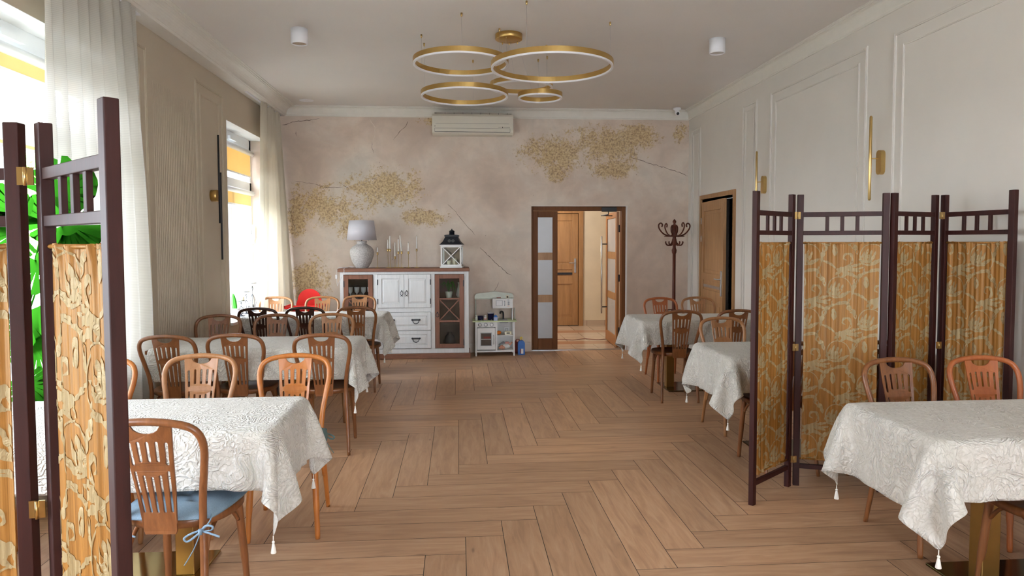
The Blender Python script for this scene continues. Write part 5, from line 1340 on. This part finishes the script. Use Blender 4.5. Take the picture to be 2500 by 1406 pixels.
MB().lathe([(.035, 0), (.050, .10), (.052, .115), (.046, .115), (.044, .10), (0, .10)], n=24).build('pot', 'ceramic_pot', t)
q = MB(); vs = []; fs = []
for j in range(13):
    z = .095+.19*j/12; rr_ = .027*math.sin(PI*min(1, .25+.75*j/12))**.5+.002
    for k in range(24): a = 2*PI*k/24; r = rr_*(1+.14*math.cos(8*a)); vs.append((r*math.cos(a)-.012*j/12, r*math.sin(a)-.02*j/12, z))
fs = [(i*24+k, i*24+(k+1) % 24, (i+1)*24+(k+1) % 24, (i+1)*24+k) for i in range(12) for k in range(24)]+[tuple(12*24+k for k in range(24))]
q.add(vs, fs, None, True).build('stem', 'cactus_green', t)

# monstera on the big window's sill
def monstera_leaf(q, c, size, direc, nrm, seed):
    rr = random.Random(seed); y = Vector(direc).normalized(); nrm = Vector(nrm); nrm = (nrm-y*nrm.dot(y)).normalized(); x = y.cross(nrm)
    half = []
    N = 7
    # outline of right half from stem notch to tip with deep slits between fingers
    pts = [(0.0, 0.0), (.10, -.14), (.28, -.16)]
    for k in range(N):
        a0 = math.radians(-28+k*17.5); a1 = math.radians(-28+(k+.78)*17.5)
        R_ = lambda a: .60*(1-.10*abs(math.sin(a)))+.42*max(0, math.sin(a))**2
        r = R_((a0+a1)/2)
        pts.append((r*math.cos(a0), r*math.sin(a0)+.05)); pts.append((r*1.04*math.cos((a0+a1)/2), r*1.04*math.sin((a0+a1)/2)+.05)); pts.append((r*.98*math.cos(a1), r*.98*math.sin(a1)+.05))
        if k < N-1:
            am = math.radians(-28+(k+.89)*17.5); pts.append((.26*math.cos(am)+.0, .30*math.sin(am)+.06))
    pts.append((0, 1.08))
    for s_ in (1, -1):
        poly = [(s_*px*size*.8, py*size*.8) for px, py in pts]
        base = len(q.v)
        V = [Vector(c)+x*px+y*py+nrm*(-.35*px*px/size-.18*py*py/size+.03*math.sin(px*40)*size) for px, py in poly]
        bm = bmesh.new(); bv = [bm.verts.new(v) for v in V]; f = bm.faces.new(bv); bmesh.ops.triangulate(bm, faces=[f]); bm.verts.index_update()
        q.add([v.co.copy() for v in bm.verts], [[v.index for v in g_.verts] for g_ in bm.faces], None, True); bm.free()
def monstera():
    base = Vector((-2.58, 4.22, ZS))
    t = thing('monstera_plant', 'large green monstera plant in front of the big left window, behind the left screen', 'plant', base)
    MB().lathe([(.07, 0), (.095, .17), (.10, .18), (.09, .18), (.085, .16), (0, .16)], n=28, mat='ceramic_pot').lathe([(.085, .162), (0, .165)], n=20, mat='soil').build('pot', None, t)
    L = [((-2.10, 3.80, 1.76), .30, (.5, .5, .75)), ((-2.12, 3.92, 1.60), .26, (.75, .7, -.12)), ((-2.12, 3.86, 1.60), .24, (-.2, -.55, .35)),
         ((-2.14, 3.62, 1.64), .26, (-.3, -.8, .35)), ((-2.14, 3.58, 1.56), .26, (-.2, -.9, -.15)), ((-2.16, 3.74, 1.42), .24, (.2, .3, -.8)), ((-2.16, 3.66, 1.14), .24, (.1, .2, -.8)), ((-2.16, 3.70, .98), .25, (.3, .2, -.6)), ((-2.2, 3.5, 1.3), .25, (-.1, -.9, -.2)), ((-2.16, 3.62, .82), .2, (.2, .1, -.5))]
    for i, (c, s_, d) in enumerate(L):
        c = (c[0]*1.05, c[1]*1.05, 1.5+(c[2]-1.5)*1.05); s_ *= 1.05; q = MB(); monstera_leaf(q, Vector(c)-base, s_, d, (.55, -.80, .25), i)
        q.build('leaf', 'leaf', t, fix=False)
        mid = (Vector(c)-base)*.5+Vector((0, 0, .12))
        MB().tube(catmull([(0, 0, .16), mid, Vector(c)-base], 6), .005, 6).build('stalk', 'leaf', t)
monstera()
